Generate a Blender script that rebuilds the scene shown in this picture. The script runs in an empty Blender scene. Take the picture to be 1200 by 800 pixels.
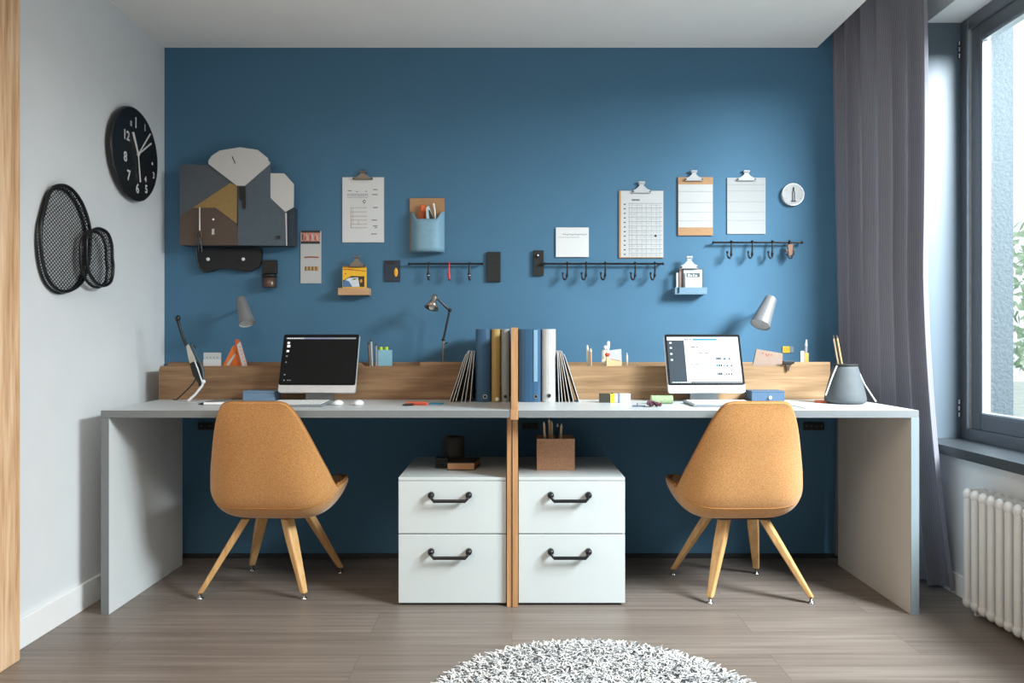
import bpy, bmesh, math, random
from mathutils import Vector, Matrix
random.seed(7)
C = bpy.context.scene.collection
PI = math.pi
CAM_Z, FPX = 1.03, 880.0          # camera height (m) and focal length in pixels of a 1200x800 frame
WALL_Y, LEFT_X, RIGHT_X, CEIL_Z, POCKET_Z = 3.58, -1.657, 1.82, 2.43, 2.62
DESK_Z = 0.77

def X(px, d): return (px-600.0)*d/FPX
def Z(py, d): return CAM_Z-(py-400.0)*d/FPX
def V(px, py, d): return Vector((X(px, d), d, Z(py, d)))

# ------------------------------------------------------------------ materials
def lin(h):
    h = h.lstrip('#')
    r = []
    for i in (0, 2, 4):
        c = int(h[i:i+2], 16)/255.0
        r.append(c/12.92 if c <= 0.04045 else ((c+0.055)/1.055)**2.4)
    return (r[0], r[1], r[2], 1.0)
_M = {}
def mat(name, col, rough=0.6, metal=0.0, vary=0.06, scale=40.0, bump=0.0, bscale=200.0, spec=0.5, stretch=(1,1,1), emit=0.0, sheen=0.0):
    if name in _M: return _M[name]
    m = bpy.data.materials.new(name); m.use_nodes = True
    nt = m.node_tree; b = nt.nodes['Principled BSDF']
    b.inputs['Roughness'].default_value = rough
    b.inputs['Metallic'].default_value = metal
    b.inputs['Specular IOR Level'].default_value = spec
    if sheen: b.inputs['Sheen Weight'].default_value = sheen
    tc = nt.nodes.new('ShaderNodeTexCoord'); mp = nt.nodes.new('ShaderNodeMapping')
    mp.inputs['Scale'].default_value = stretch
    nt.links.new(tc.outputs['Object'], mp.inputs['Vector'])
    n = nt.nodes.new('ShaderNodeTexNoise'); n.inputs['Scale'].default_value = scale; n.inputs['Detail'].default_value = 3
    nt.links.new(mp.outputs[0], n.inputs['Vector'])
    r = nt.nodes.new('ShaderNodeValToRGB')
    c = lin(col)
    r.color_ramp.elements[0].position = 0.25; r.color_ramp.elements[1].position = 0.75
    r.color_ramp.elements[0].color = tuple(max(0, x*(1-vary)) for x in c[:3])+(1,)
    r.color_ramp.elements[1].color = tuple(min(1, x*(1+vary)) for x in c[:3])+(1,)
    nt.links.new(n.outputs['Fac'], r.inputs['Fac'])
    nt.links.new(r.outputs['Color'], b.inputs['Base Color'])
    if emit:
        nt.links.new(r.outputs['Color'], b.inputs['Emission Color']); b.inputs['Emission Strength'].default_value = emit
    if bump:
        n2 = nt.nodes.new('ShaderNodeTexNoise'); n2.inputs['Scale'].default_value = bscale; n2.inputs['Detail'].default_value = 4
        nt.links.new(mp.outputs[0], n2.inputs['Vector'])
        bp = nt.nodes.new('ShaderNodeBump'); bp.inputs['Strength'].default_value = bump; bp.inputs['Distance'].default_value = 0.01
        nt.links.new(n2.outputs['Fac'], bp.inputs['Height']); nt.links.new(bp.outputs[0], b.inputs['Normal'])
    _M[name] = m
    return m

def wood(name, dark, mid, light, axis='X', rough=0.5, grain=1.0, bump=0.05):
    if name in _M: return _M[name]
    m = bpy.data.materials.new(name); m.use_nodes = True
    nt = m.node_tree; b = nt.nodes['Principled BSDF']; b.inputs['Roughness'].default_value = rough
    b.inputs['Specular IOR Level'].default_value = 0.3
    tc = nt.nodes.new('ShaderNodeTexCoord'); mp = nt.nodes.new('ShaderNodeMapping')
    s = {'X': (1.6, 26, 26), 'Y': (26, 1.6, 26), 'Z': (26, 26, 1.6)}[axis]
    mp.inputs['Scale'].default_value = tuple(k*grain for k in s)
    nt.links.new(tc.outputs['Object'], mp.inputs['Vector'])
    n = nt.nodes.new('ShaderNodeTexNoise'); n.inputs['Scale'].default_value = 1.0; n.inputs['Detail'].default_value = 6; n.inputs['Distortion'].default_value = 0.6
    nt.links.new(mp.outputs[0], n.inputs['Vector'])
    mp2 = nt.nodes.new('ShaderNodeMapping'); mp2.inputs['Scale'].default_value = tuple(k*grain*4 for k in s)
    nt.links.new(tc.outputs['Object'], mp2.inputs['Vector'])
    n2 = nt.nodes.new('ShaderNodeTexNoise'); n2.inputs['Scale'].default_value = 1.0; n2.inputs['Detail'].default_value = 3
    nt.links.new(mp2.outputs[0], n2.inputs['Vector'])
    mx = nt.nodes.new('ShaderNodeMix'); mx.data_type = 'FLOAT'; mx.inputs[0].default_value = 0.35
    nt.links.new(n.outputs['Fac'], mx.inputs[2]); nt.links.new(n2.outputs['Fac'], mx.inputs[3])
    r = nt.nodes.new('ShaderNodeValToRGB')
    e = r.color_ramp.elements
    e[0].position = 0.32; e[0].color = lin(dark); e[1].position = 0.68; e[1].color = lin(light)
    k = e.new(0.5); k.color = lin(mid)
    nt.links.new(mx.outputs[0], r.inputs['Fac']); nt.links.new(r.outputs['Color'], b.inputs['Base Color'])
    bp = nt.nodes.new('ShaderNodeBump'); bp.inputs['Strength'].default_value = bump; bp.inputs['Distance'].default_value = 0.004
    nt.links.new(mx.outputs[0], bp.inputs['Height']); nt.links.new(bp.outputs[0], b.inputs['Normal'])
    _M[name] = m
    return m

def weave(name, a, bcol, scale=900.0, rough=0.9, bump=0.25, translucent=0.0):
    """woven cloth: two crossed fine waves plus noise"""
    if name in _M: return _M[name]
    m = bpy.data.materials.new(name); m.use_nodes = True
    nt = m.node_tree; b = nt.nodes['Principled BSDF']; b.inputs['Roughness'].default_value = rough
    b.inputs['Specular IOR Level'].default_value = 0.15; b.inputs['Sheen Weight'].default_value = 0.3
    tc = nt.nodes.new('ShaderNodeTexCoord')
    n = nt.nodes.new('ShaderNodeTexNoise'); n.inputs['Scale'].default_value = scale; n.inputs['Detail'].default_value = 3; n.inputs['Roughness'].default_value = 0.7
    nt.links.new(tc.outputs['Object'], n.inputs['Vector'])
    r = nt.nodes.new('ShaderNodeValToRGB'); e = r.color_ramp.elements
    e[0].position = 0.35; e[0].color = lin(a); e[1].position = 0.65; e[1].color = lin(bcol)
    nt.links.new(n.outputs['Fac'], r.inputs['Fac']); nt.links.new(r.outputs['Color'], b.inputs['Base Color'])
    bp = nt.nodes.new('ShaderNodeBump'); bp.inputs['Strength'].default_value = bump; bp.inputs['Distance'].default_value = 0.003
    nt.links.new(n.outputs['Fac'], bp.inputs['Height']); nt.links.new(bp.outputs[0], b.inputs['Normal'])
    _M[name] = m
    return m

def curtain_material():
    m = bpy.data.materials.new('curtain_cloth'); m.use_nodes = True
    nt = m.node_tree; b = nt.nodes['Principled BSDF']; out = nt.nodes['Material Output']
    b.inputs['Roughness'].default_value = 0.95; b.inputs['Specular IOR Level'].default_value = 0.1
    uv = nt.nodes.new('ShaderNodeUVMap')
    sep = nt.nodes.new('ShaderNodeSeparateXYZ'); nt.links.new(uv.outputs[0], sep.inputs[0])
    def stripe(sock, freq):
        k = nt.nodes.new('ShaderNodeMath'); k.operation = 'MULTIPLY'; k.inputs[1].default_value = freq; nt.links.new(sock, k.inputs[0])
        s = nt.nodes.new('ShaderNodeMath'); s.operation = 'SINE'; nt.links.new(k.outputs[0], s.inputs[0]); return s.outputs[0]
    a = stripe(sep.outputs['X'], 2*PI/0.0085); c = stripe(sep.outputs['Y'], 2*PI/0.006)
    ad = nt.nodes.new('ShaderNodeMath'); ad.operation = 'MULTIPLY_ADD'; ad.inputs[1].default_value = 0.25; nt.links.new(c, ad.inputs[0]); nt.links.new(a, ad.inputs[2])
    mr = nt.nodes.new('ShaderNodeMapRange'); mr.inputs[1].default_value = -1.6; mr.inputs[2].default_value = 1.6; nt.links.new(ad.outputs[0], mr.inputs[0])
    r = nt.nodes.new('ShaderNodeValToRGB'); e = r.color_ramp.elements
    e[0].position = 0.15; e[0].color = lin('#75757f'); e[1].position = 0.85; e[1].color = lin('#9999a4')
    nt.links.new(mr.outputs[0], r.inputs['Fac']); nt.links.new(r.outputs['Color'], b.inputs['Base Color'])
    t = nt.nodes.new('ShaderNodeBsdfTranslucent'); nt.links.new(r.outputs['Color'], t.inputs['Color'])
    mx = nt.nodes.new('ShaderNodeMixShader'); mx.inputs[0].default_value = 0.10
    nt.links.new(b.outputs[0], mx.inputs[1]); nt.links.new(t.outputs[0], mx.inputs[2]); nt.links.new(mx.outputs[0], out.inputs['Surface'])
    return m

def floor_material():
    m = bpy.data.materials.new('floor_planks'); m.use_nodes = True
    nt = m.node_tree; b = nt.nodes['Principled BSDF']; b.inputs['Roughness'].default_value = 0.42
    b.inputs['Specular IOR Level'].default_value = 0.4
    tc = nt.nodes.new('ShaderNodeTexCoord')
    br = nt.nodes.new('ShaderNodeTexBrick'); br.offset = 0.37; br.squash = 1.0
    br.inputs['Scale'].default_value = 1.0; br.inputs['Mortar Size'].default_value = 0.0009
    br.inputs['Brick Width'].default_value = 1.35; br.inputs['Row Height'].default_value = 0.19
    br.inputs['Color1'].default_value = (0.2,0.2,0.2,1); br.inputs['Color2'].default_value = (0.8,0.8,0.8,1); br.inputs['Mortar'].default_value = (0,0,0,1)
    nt.links.new(tc.outputs['Object'], br.inputs['Vector'])
    mp = nt.nodes.new('ShaderNodeMapping'); mp.inputs['Scale'].default_value = (1.1, 42, 1)
    nt.links.new(tc.outputs['Object'], mp.inputs['Vector'])
    off = nt.nodes.new('ShaderNodeVectorMath'); off.operation = 'MULTIPLY_ADD'; off.inputs[1].default_value = (9, 9, 9)
    nt.links.new(br.outputs['Color'], off.inputs[0]); nt.links.new(mp.outputs[0], off.inputs[2])
    n = nt.nodes.new('ShaderNodeTexNoise'); n.inputs['Scale'].default_value = 1.2; n.inputs['Detail'].default_value = 7; n.inputs['Distortion'].default_value = 0.5
    nt.links.new(off.outputs[0], n.inputs['Vector'])
    r = nt.nodes.new('ShaderNodeValToRGB'); e = r.color_ramp.elements
    e[0].position = 0.3; e[0].color = lin('#6a615a'); e[1].position = 0.7; e[1].color = lin('#857c75')
    nt.links.new(n.outputs['Fac'], r.inputs['Fac'])
    hs = nt.nodes.new('ShaderNodeMix'); hs.data_type = 'RGBA'; hs.blend_type = 'SOFT_LIGHT'; hs.inputs[0].default_value = 0.18
    nt.links.new(r.outputs['Color'], hs.inputs[6]); nt.links.new(br.outputs['Color'], hs.inputs[7])
    mo = nt.nodes.new('ShaderNodeMix'); mo.data_type = 'RGBA'; mo.inputs[7].default_value = lin('#5d5149')
    nt.links.new(br.outputs['Fac'], mo.inputs[0]); nt.links.new(hs.outputs[2], mo.inputs[6])
    nt.links.new(mo.outputs[2], b.inputs['Base Color'])
    bp = nt.nodes.new('ShaderNodeBump'); bp.inputs['Strength'].default_value = 0.06; bp.inputs['Distance'].default_value = 0.004
    nt.links.new(n.outputs['Fac'], bp.inputs['Height']); nt.links.new(bp.outputs[0], b.inputs['Normal'])
    return m

def glass_material():
    m = bpy.data.materials.new('window_glass'); m.use_nodes = True
    nt = m.node_tree; nt.nodes.remove(nt.nodes['Principled BSDF']); out = nt.nodes['Material Output']
    t = nt.nodes.new('ShaderNodeBsdfTransparent'); t.inputs['Color'].default_value = (0.95, 0.98, 0.98, 1)
    g = nt.nodes.new('ShaderNodeBsdfGlossy'); g.inputs['Roughness'].default_value = 0.02
    mx = nt.nodes.new('ShaderNodeMixShader'); mx.inputs[0].default_value = 0.06
    nt.links.new(t.outputs[0], mx.inputs[1]); nt.links.new(g.outputs[0], mx.inputs[2]); nt.links.new(mx.outputs[0], out.inputs['Surface'])
    return m

# ------------------------------------------------------------------ mesh builder
class MB:
    def __init__(s): s.v = []; s.f = []; s.m = []; s.s = []; s.uv = None
    def add(s, vs, fs, m, smooth=False):
        o = len(s.v); s.v += [Vector(p) for p in vs]
        for f in fs: s.f.append([o+i for i in f]); s.m.append(m); s.s.append(smooth)
        return s
    def poly(s, pts, m): return s.add(pts, [list(range(len(pts)))], m)
    def box(s, x0, x1, y0, y1, z0, z1, m):
        vs = [(x0,y0,z0),(x1,y0,z0),(x1,y1,z0),(x0,y1,z0),(x0,y0,z1),(x1,y0,z1),(x1,y1,z1),(x0,y1,z1)]
        return s.add(vs, [(0,3,2,1),(4,5,6,7),(0,1,5,4),(1,2,6,5),(2,3,7,6),(3,0,4,7)], m)
    def hexa(s, b, t, m):
        return s.add(list(b)+list(t), [(0,3,2,1),(4,5,6,7),(0,1,5,4),(1,2,6,5),(2,3,7,6),(3,0,4,7)], m)
    def cyl(s, p0, p1, r0, r1, m, n=20, caps=True):
        p0, p1 = Vector(p0), Vector(p1); a = (p1-p0).normalized()
        u = a.orthogonal().normalized(); w = a.cross(u)
        ring = lambda p, r: [p+(u*math.cos(2*PI*k/n)+w*math.sin(2*PI*k/n))*r for k in range(n)]
        s.add(ring(p0,r0)+ring(p1,r1), [(k,(k+1)%n,n+(k+1)%n,n+k) for k in range(n)], m, True)
        if caps:
            s.add(ring(p0,r0), [list(range(n))[::-1]], m); s.add(ring(p1,r1), [list(range(n))], m)
        return s
    def tube(s, pts, r, m, n=8, closed=False):
        P = [Vector(p) for p in pts]; N = len(P)
        R = r if isinstance(r, (list, tuple)) else [r]*N
        vs = []; up = None
        for i, p in enumerate(P):
            if closed: t = P[(i+1)%N]-P[i-1]
            else: t = P[min(i+1,N-1)]-P[max(i-1,0)]
            t.normalize()
            if up is None: up = t.orthogonal().normalized()
            up = (up-t*up.dot(t)); up = up.normalized() if up.length > 1e-6 else t.orthogonal().normalized()
            w = t.cross(up)
            vs += [p+(up*math.cos(2*PI*k/n)+w*math.sin(2*PI*k/n))*R[i] for k in range(n)]
        fs = []
        for i in range(N if closed else N-1):
            j = (i+1)%N
            fs += [(i*n+k, i*n+(k+1)%n, j*n+(k+1)%n, j*n+k) for k in range(n)]
        s.add(vs, fs, m, True)
        if not closed: s.add(vs[:n], [list(range(n))[::-1]], m); s.add(vs[-n:], [list(range(n))], m)
        return s
    def prism(s, pts, off, m, msides=None):
        """closed polygon pts (3-D) extruded along the vector off"""
        n = len(pts); P = [Vector(p) for p in pts]; o = Vector(off)
        s.add(P, [list(range(n))], m); s.add([p+o for p in P], [list(range(n))[::-1]], msides or m)
        return s.add(P+[p+o for p in P], [(k,(k+1)%n,n+(k+1)%n,n+k) for k in range(n)], msides or m)
    def ball(s, c, r, m, nu=14, nv=9, sz=None):
        c = Vector(c); sz = sz or (1,1,1); vs = []; fs = []
        for j in range(nv+1):
            t = PI*j/nv
            for i in range(nu):
                q = 2*PI*i/nu
                vs.append(c+Vector((r*sz[0]*math.sin(t)*math.cos(q), r*sz[1]*math.sin(t)*math.sin(q), r*sz[2]*math.cos(t))))
        for j in range(nv):
            for i in range(nu): fs.append((j*nu+i, (j+1)*nu+i, (j+1)*nu+(i+1)%nu, j*nu+(i+1)%nu))
        return s.add(vs, fs, m, True)
    def lathe(s, prof, c, m, n=28):
        c = Vector(c); vs = []; fs = []
        for r, z in prof: vs += [c+Vector((r*math.cos(2*PI*k/n), r*math.sin(2*PI*k/n), z)) for k in range(n)]
        for j in range(len(prof)-1): fs += [(j*n+k, j*n+(k+1)%n, (j+1)*n+(k+1)%n, (j+1)*n+k) for k in range(n)]
        return s.add(vs, fs, m, True)
    def grid(s, rows, m, flip=False):
        nr, nc = len(rows), len(rows[0]); vs = [p for r in rows for p in r]
        fs = [(i*nc+j, i*nc+j+1, (i+1)*nc+j+1, (i+1)*nc+j) for i in range(nr-1) for j in range(nc-1)]
        if flip: fs = [f[::-1] for f in fs]
        return s.add(vs, fs, m, True)
    def text(s, string, M, size, m, bold=False):
        cu = bpy.data.curves.new('t', 'FONT'); cu.body = string; cu.size = size; cu.align_x = 'CENTER'; cu.align_y = 'CENTER'
        if bold: cu.offset = size*0.03
        cu.resolution_u = 2
        o = bpy.data.objects.new('t', cu); C.objects.link(o)
        bpy.context.view_layer.update()
        ev = o.evaluated_get(bpy.context.evaluated_depsgraph_get()); me = ev.to_mesh()
        s.add([M @ v.co for v in me.vertices], [list(p.vertices) for p in me.polygons], m)
        ev.to_mesh_clear(); bpy.data.objects.remove(o); bpy.data.curves.remove(cu)
        return s
    def xf(s, M): s.v = [M @ p for p in s.v]; return s
    def build(s, name, parent=None, origin=None, bevel=0, seg=2, subsurf=0, solid=0, local=False):
        o0 = Vector((0,0,0))
        if not local:
            if parent is not None:
                o0 = Vector(parent.get('_org', (0,0,0)))
            elif origin is not None: o0 = Vector(origin)
            else:
                xs = [p.x for p in s.v]; ys = [p.y for p in s.v]; zs = [p.z for p in s.v]
                o0 = Vector(((min(xs)+max(xs))/2, (min(ys)+max(ys))/2, min(zs)))
        me = bpy.data.meshes.new(name)
        me.from_pydata([tuple(p-o0) for p in s.v], [], s.f)
        ms = []
        for x in s.m:
            if x not in ms: ms.append(x)
        for x in ms: me.materials.append(x)
        idx = {x: i for i, x in enumerate(ms)}
        me.polygons.foreach_set('material_index', [idx[x] for x in s.m])
        me.polygons.foreach_set('use_smooth', s.s)
        me.update()
        o = bpy.data.objects.new(name, me); C.objects.link(o)
        if parent is not None:
            o.parent = parent; o['_org'] = tuple(o0)
        else:
            o.location = o0; o['_org'] = tuple(o0)
        if solid:
            md = o.modifiers.new('solid', 'SOLIDIFY'); md.thickness = solid; md.offset = 0
        if bevel:
            md = o.modifiers.new('bevel', 'BEVEL'); md.width = bevel; md.segments = seg; md.limit_method = 'ANGLE'; md.angle_limit = math.radians(40)
        if subsurf:
            md = o.modifiers.new('sub', 'SUBSURF'); md.levels = subsurf; md.render_levels = subsurf
        return o

def tag(o, label, cat, group=None):
    o['label'] = label; o['category'] = cat
    if group: o['group'] = group
    return o
def thing(name, label, cat, loc=(0,0,0), rz=0, group=None):
    o = bpy.data.objects.new(name, None); C.objects.link(o); o.location = loc; o.rotation_euler = (0,0,rz)
    o['_org'] = tuple(loc); o.empty_display_size = 0.05
    return tag(o, label, cat, group)
def struct(o): o['kind'] = 'structure'; return o
def lab(o, text): o['label'] = text; return o

def rrect(w, h, r, n=5):
    pts = []
    for cx, cz, a0 in ((w/2-r, h/2-r, 0), (-w/2+r, h/2-r, 90), (-w/2+r, -h/2+r, 180), (w/2-r, -h/2+r, 270)):
        for k in range(n+1):
            a = math.radians(a0+90*k/n); pts.append((cx+r*math.cos(a), cz+r*math.sin(a)))
    return pts
def wbox(mb, x0, y0, x1, y1, df, db, m):
    """box whose front face at depth df has the given extents (in the photo's pixel grid), reaching back to depth db"""
    return mb.box(X(x0,df), X(x1,df), df, db, Z(y1,df), Z(y0,df), m)
def wline(mb, x0, y0, x1, y1, d, m):
    return mb.add([V(x0,y1,d), V(x1,y1,d), V(x1,y0,d), V(x0,y0,d)], [(0,1,2,3)], m)
def wpoly(mb, pts, df, th, m, ms=None):
    return mb.prism([V(x,y,df) for x, y in pts], (0, th, 0), m, ms)

# ------------------------------------------------------------------ palette
white_paint = mat('white_paint', '#e0e4e7', 0.85, vary=0.02, scale=6, bump=0.02, bscale=300)
ceil_paint = mat('ceiling_paint', '#f3f2f0', 0.9, vary=0.015, scale=5)
blue_paint = mat('blue_paint', '#44708e', 0.8, vary=0.03, scale=5, bump=0.03, bscale=400)
trim_white = mat('trim_white', '#f2f4f5', 0.45, vary=0.01)
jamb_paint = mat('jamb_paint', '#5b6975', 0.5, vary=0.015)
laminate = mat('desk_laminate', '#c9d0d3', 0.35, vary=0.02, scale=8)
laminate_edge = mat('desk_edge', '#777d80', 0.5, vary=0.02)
panel_mat = mat('desk_panel', '#d9dfe1', 0.55, vary=0.02, scale=8)
cab_white = mat('cabinet_white', '#c6cfd1', 0.4, vary=0.015, scale=8)
dark_gap = mat('dark_gap', '#1d1f21', 0.8)
black = mat('black_plastic', '#15171a', 0.45)
black_metal = mat('black_metal', '#1b1d20', 0.28, metal=0.3)
charcoal = mat('charcoal', '#1c1e20', 0.75)
chrome = mat('chrome', '#b9bcbf', 0.2, metal=1.0)
clip_bronze = mat('clip_bronze', '#7c756e', 0.35, metal=0.55); clip_white = mat('clip_white', '#b4b9bd', 0.35)
gun = mat('gunmetal', '#4a4c50', 0.3, metal=0.8)
paper = mat('paper', '#d3d6d8', 0.85, vary=0.01)
paper_w = mat('paper_white', '#b9bcbe', 0.85, vary=0.01)
paper_grey = mat('paper_grey', '#c0c5c7', 0.85, vary=0.01)
ink = mat('ink', '#33363a', 0.8); ink_l = mat('ink_light', '#7a838a', 0.8); ink_red = mat('ink_red', '#a67d72', 0.8)
rule = mat('rule_line', '#8b9398', 0.8)
tan = mat('tan_wood', '#a6805a', 0.6, vary=0.12, scale=30, stretch=(1,8,8))
oak = wood('oak_board', '#6f553f', '#8b6c50', '#a58565', 'X')
oak_r = wood('oak_board_light', '#80654a', '#9b7d5d', '#b39472', 'X')
oak_v = wood('oak_vertical', '#ad8159', '#d8b28c', '#eed2b2', 'Z')
oak_div = wood('oak_divider', '#99724f', '#b58b63', '#c79e78', 'Z')
beech = wood('beech_leg', '#b98d5a', '#d0a570', '#dfb985', 'Z', rough=0.4)
orange_fabric = weave('orange_fabric', '#a36e38', '#cf9d66', 330)
orange_dark = mat('orange_piping', '#9c6a33', 0.85)
silver = mat('silver_plastic', '#c9cdd1', 0.35, metal=0.25)
silver_w = mat('silver_white', '#e8eaec', 0.35)
lamp_grey = mat('lamp_grey', '#7f8184', 0.42, metal=0.3)
lamp_in = mat('lamp_inside', '#a8aaac', 0.5)
white_pl = mat('white_plastic', '#eceeef', 0.3)
blue_box = mat('blue_card', '#6a86a1', 0.7, vary=0.06)
pale_blue = mat('pale_blue', '#789fb5', 0.55)
ochre = mat('ochre', '#94794a', 0.6); ochre_b = mat('ochre_binder', '#a88e54', 0.6)
yellow = mat('yellow_card', '#e8b72e', 0.6); red = mat('red_plastic', '#c73a3a', 0.4)
orange = mat('orange_card', '#d8742f', 0.7); rust = mat('rust_card', '#9d4a22', 0.7); coral = mat('coral', '#dd6d4c', 0.6)
cyan = mat('cyan_card', '#3fa6d2', 0.6); lime = mat('lime', '#a7c437', 0.5)
pencil_wood = mat('pencil_wood', '#d8c3a0', 0.6); pencil_dark = mat('pencil_dark', '#4a4038', 0.6)
copper = mat('copper', '#7d5b46', 0.5, metal=0.3)
cork = mat('cork', '#b4896b', 0.9, vary=0.3, scale=260, bump=0.1)
brown = mat('brown_panel', '#56483f', 0.6); slate = mat('slate_panel', '#50585f', 0.65); slate2 = mat('slate_blue_panel', '#4c5b66', 0.6)
grey_white = mat('grey_white_panel', '#c6c7c6', 0.7, vary=0.015); darkback = mat('dark_back', '#2c3a46', 0.7)
navy = mat('navy', '#22303f', 0.6)
grey_cl = mat('pot_grey', '#4f555a', 0.75, bump=0.04)
green = mat('sage_green', '#93a882', 0.8, vary=0.3, scale=90); purple = mat('purple', '#6e2f46', 0.5, vary=0.4, scale=120)
# ================================================================== ROOM
REAR_Y = -1.7
mb = MB().box(LEFT_X-0.02, RIGHT_X+0.3, REAR_Y, WALL_Y+0.02, -0.06, 0.0, floor_material()); struct(mb.build('floor', origin=(0,0,0)))
mb = MB().box(LEFT_X-0.1, RIGHT_X+0.3, WALL_Y, WALL_Y+0.12, 0.0, POCKET_Z+0.1, blue_paint); struct(mb.build('wall_back', origin=(0,0,0)))
mb = MB().box(LEFT_X-0.12, LEFT_X, REAR_Y, WALL_Y, 0.0, CEIL_Z+0.1, white_paint); struct(mb.build('wall_left', origin=(0,0,0)))
mb = MB().box(LEFT_X-0.12, RIGHT_X+0.3, REAR_Y-0.1, REAR_Y, 0.0, POCKET_Z+0.1, white_paint); struct(mb.build('wall_rear', origin=(0,0,0)))
mb = MB().box(LEFT_X-0.12, 1.454, REAR_Y, WALL_Y, CEIL_Z, CEIL_Z+0.1, ceil_paint)
mb.box(1.454, RIGHT_X+0.3, REAR_Y, WALL_Y, POCKET_Z, POCKET_Z+0.1, ceil_paint)
mb.box(1.444, 1.454, REAR_Y, WALL_Y, CEIL_Z+0.1, POCKET_Z+0.1, ceil_paint)
struct(mb.build('ceiling', origin=(0,0,0)))
# right wall with the window opening
WY0, WY1, WZ0, WZ1, WX = 0.30, 3.30, 0.60, 2.43, 2.05
mb = MB()
mb.box(RIGHT_X, WX, REAR_Y, WALL_Y, 0, WZ0, white_paint); mb.box(RIGHT_X, WX, REAR_Y, WALL_Y, WZ1, POCKET_Z+0.1, white_paint)
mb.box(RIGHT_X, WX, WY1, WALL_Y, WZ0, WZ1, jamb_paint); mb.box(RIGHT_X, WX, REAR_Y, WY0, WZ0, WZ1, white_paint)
struct(mb.build('wall_right', origin=(0,0,0)))
plaster = mat('exterior_plaster', '#454e54', 0.9, vary=0.25, scale=120, bump=0.6, bscale=70)
mb = MB()
mb.box(WX+0.001, 2.17, WY1-0.05, WALL_Y+0.4, 0, 3.0, plaster); mb.box(WX+0.001, 2.17, REAR_Y, WY0+0.05, 0, 3.0, plaster)
mb.box(WX+0.001, 2.17, WY0+0.05, WY1-0.05, 0, WZ0-0.02, plaster); mb.box(WX+0.001, 2.17, WY0+0.05, WY1-0.05, WZ1+0.02, 3.0, plaster)
struct(mb.build('exterior_wall', origin=(0,0,0)))
ground = mat('outside_ground', '#c9cfc4', 0.9, vary=0.2, scale=2)
mb = MB().box(2.3, 40, -30, 40, -1.2, -1.1, ground); struct(mb.build('exterior_ground', origin=(10,0,-1.2)))
# baseboards and trims
mb = MB().box(LEFT_X, LEFT_X+0.014, REAR_Y, WALL_Y, 0, 0.10, trim_white); struct(mb.build('baseboard_left', bevel=0.002))
mb = MB().box(LEFT_X+0.014, RIGHT_X-0.014, WALL_Y-0.012, WALL_Y, 0, 0.022, mat('baseboard_dark', '#232a31', 0.6)); struct(mb.build('baseboard_back', bevel=0.002))
mb = MB().box(RIGHT_X-0.014, RIGHT_X, REAR_Y, WALL_Y, 0, 0.085, trim_white); struct(mb.build('baseboard_right', bevel=0.002))
mb = MB().box(LEFT_X+0.014, LEFT_X+0.066, 1.2, 2.43, 0, CEIL_Z, oak_v); struct(mb.build('trim_1', bevel=0.003))

# window ---------------------------------------------------------------
frame_m = mat('window_frame', '#6b7177', 0.32, metal=0.35, vary=0.04, scale=60)
frame_l = mat('bead_highlight', '#c6cdd2', 0.25, metal=0.5)  # pale bead and seal strips carry the frame's bright edge highlights as colour
win = bpy.data.objects.new('window_1', None); C.objects.link(win); win.location = (WX-0.05, WY1, WZ0); win['_org'] = tuple(win.location); struct(win)
def ring(mb, x0, x1, y0, y1, z0, z1, t, m):
    mb.box(x0, x1, y0, y0+t, z0, z1, m); mb.box(x0, x1, y1-t, y1, z0, z1, m)
    mb.box(x0, x1, y0+t, y1-t, z0, z0+t, m); mb.box(x0, x1, y0+t, y1-t, z1-t, z1, m)
ring(fr := MB(), 1.97, 2.05, WY0, WY1, WZ0, WZ1, 0.055, frame_m); fr.build('window_frame', win, bevel=0.004)
ym = 1.8
for y0, y1 in ((WY0+0.045, ym), (ym+0.004, WY1-0.052)):
    ring(sa := MB(), 1.982, 2.03, y0, y1, WZ0+0.052, WZ1-0.052, 0.068, frame_m)
    so = sa.build('sash', win, bevel=0.006)
    ring(be := MB(), 1.986, 2.022, y0+0.068, y1-0.068, WZ0+0.12, WZ1-0.12, 0.010, frame_l)
    be.build('highlight_bead', so, bevel=0.003)
    MB().box(2.004, 2.01, y0+0.08, y1-0.08, WZ0+0.132, WZ1-0.132, glass_material() if 'glass' not in _M else _M['glass']).build('pane', so)
MB().box(1.968, 1.984, WY1-0.062, WY1-0.05, WZ0+0.055, WZ1-0.055, frame_l).build('seal_highlight', win)
for zz in (0.70, 2.27):
    h = MB(); 
    for k in range(3): h.cyl((1.962, WY1-0.006, zz+k*0.028), (1.962, WY1-0.006, zz+k*0.028+0.02), 0.007, 0.007, chrome, 10)
    h.build('hinge', win)
sill = MB().prism([(1.765, WY0-0.1, 0.568), (1.765, WY1+0.03, 0.568), (1.97, WY1+0.03, 0.568), (1.97, WY0-0.1, 0.568)], (0,0,0.038), mat('sill_stone', '#373d42', 0.4, vary=0.05, spec=0.3))
struct(sill.build('window_sill', bevel=0.003))
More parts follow.
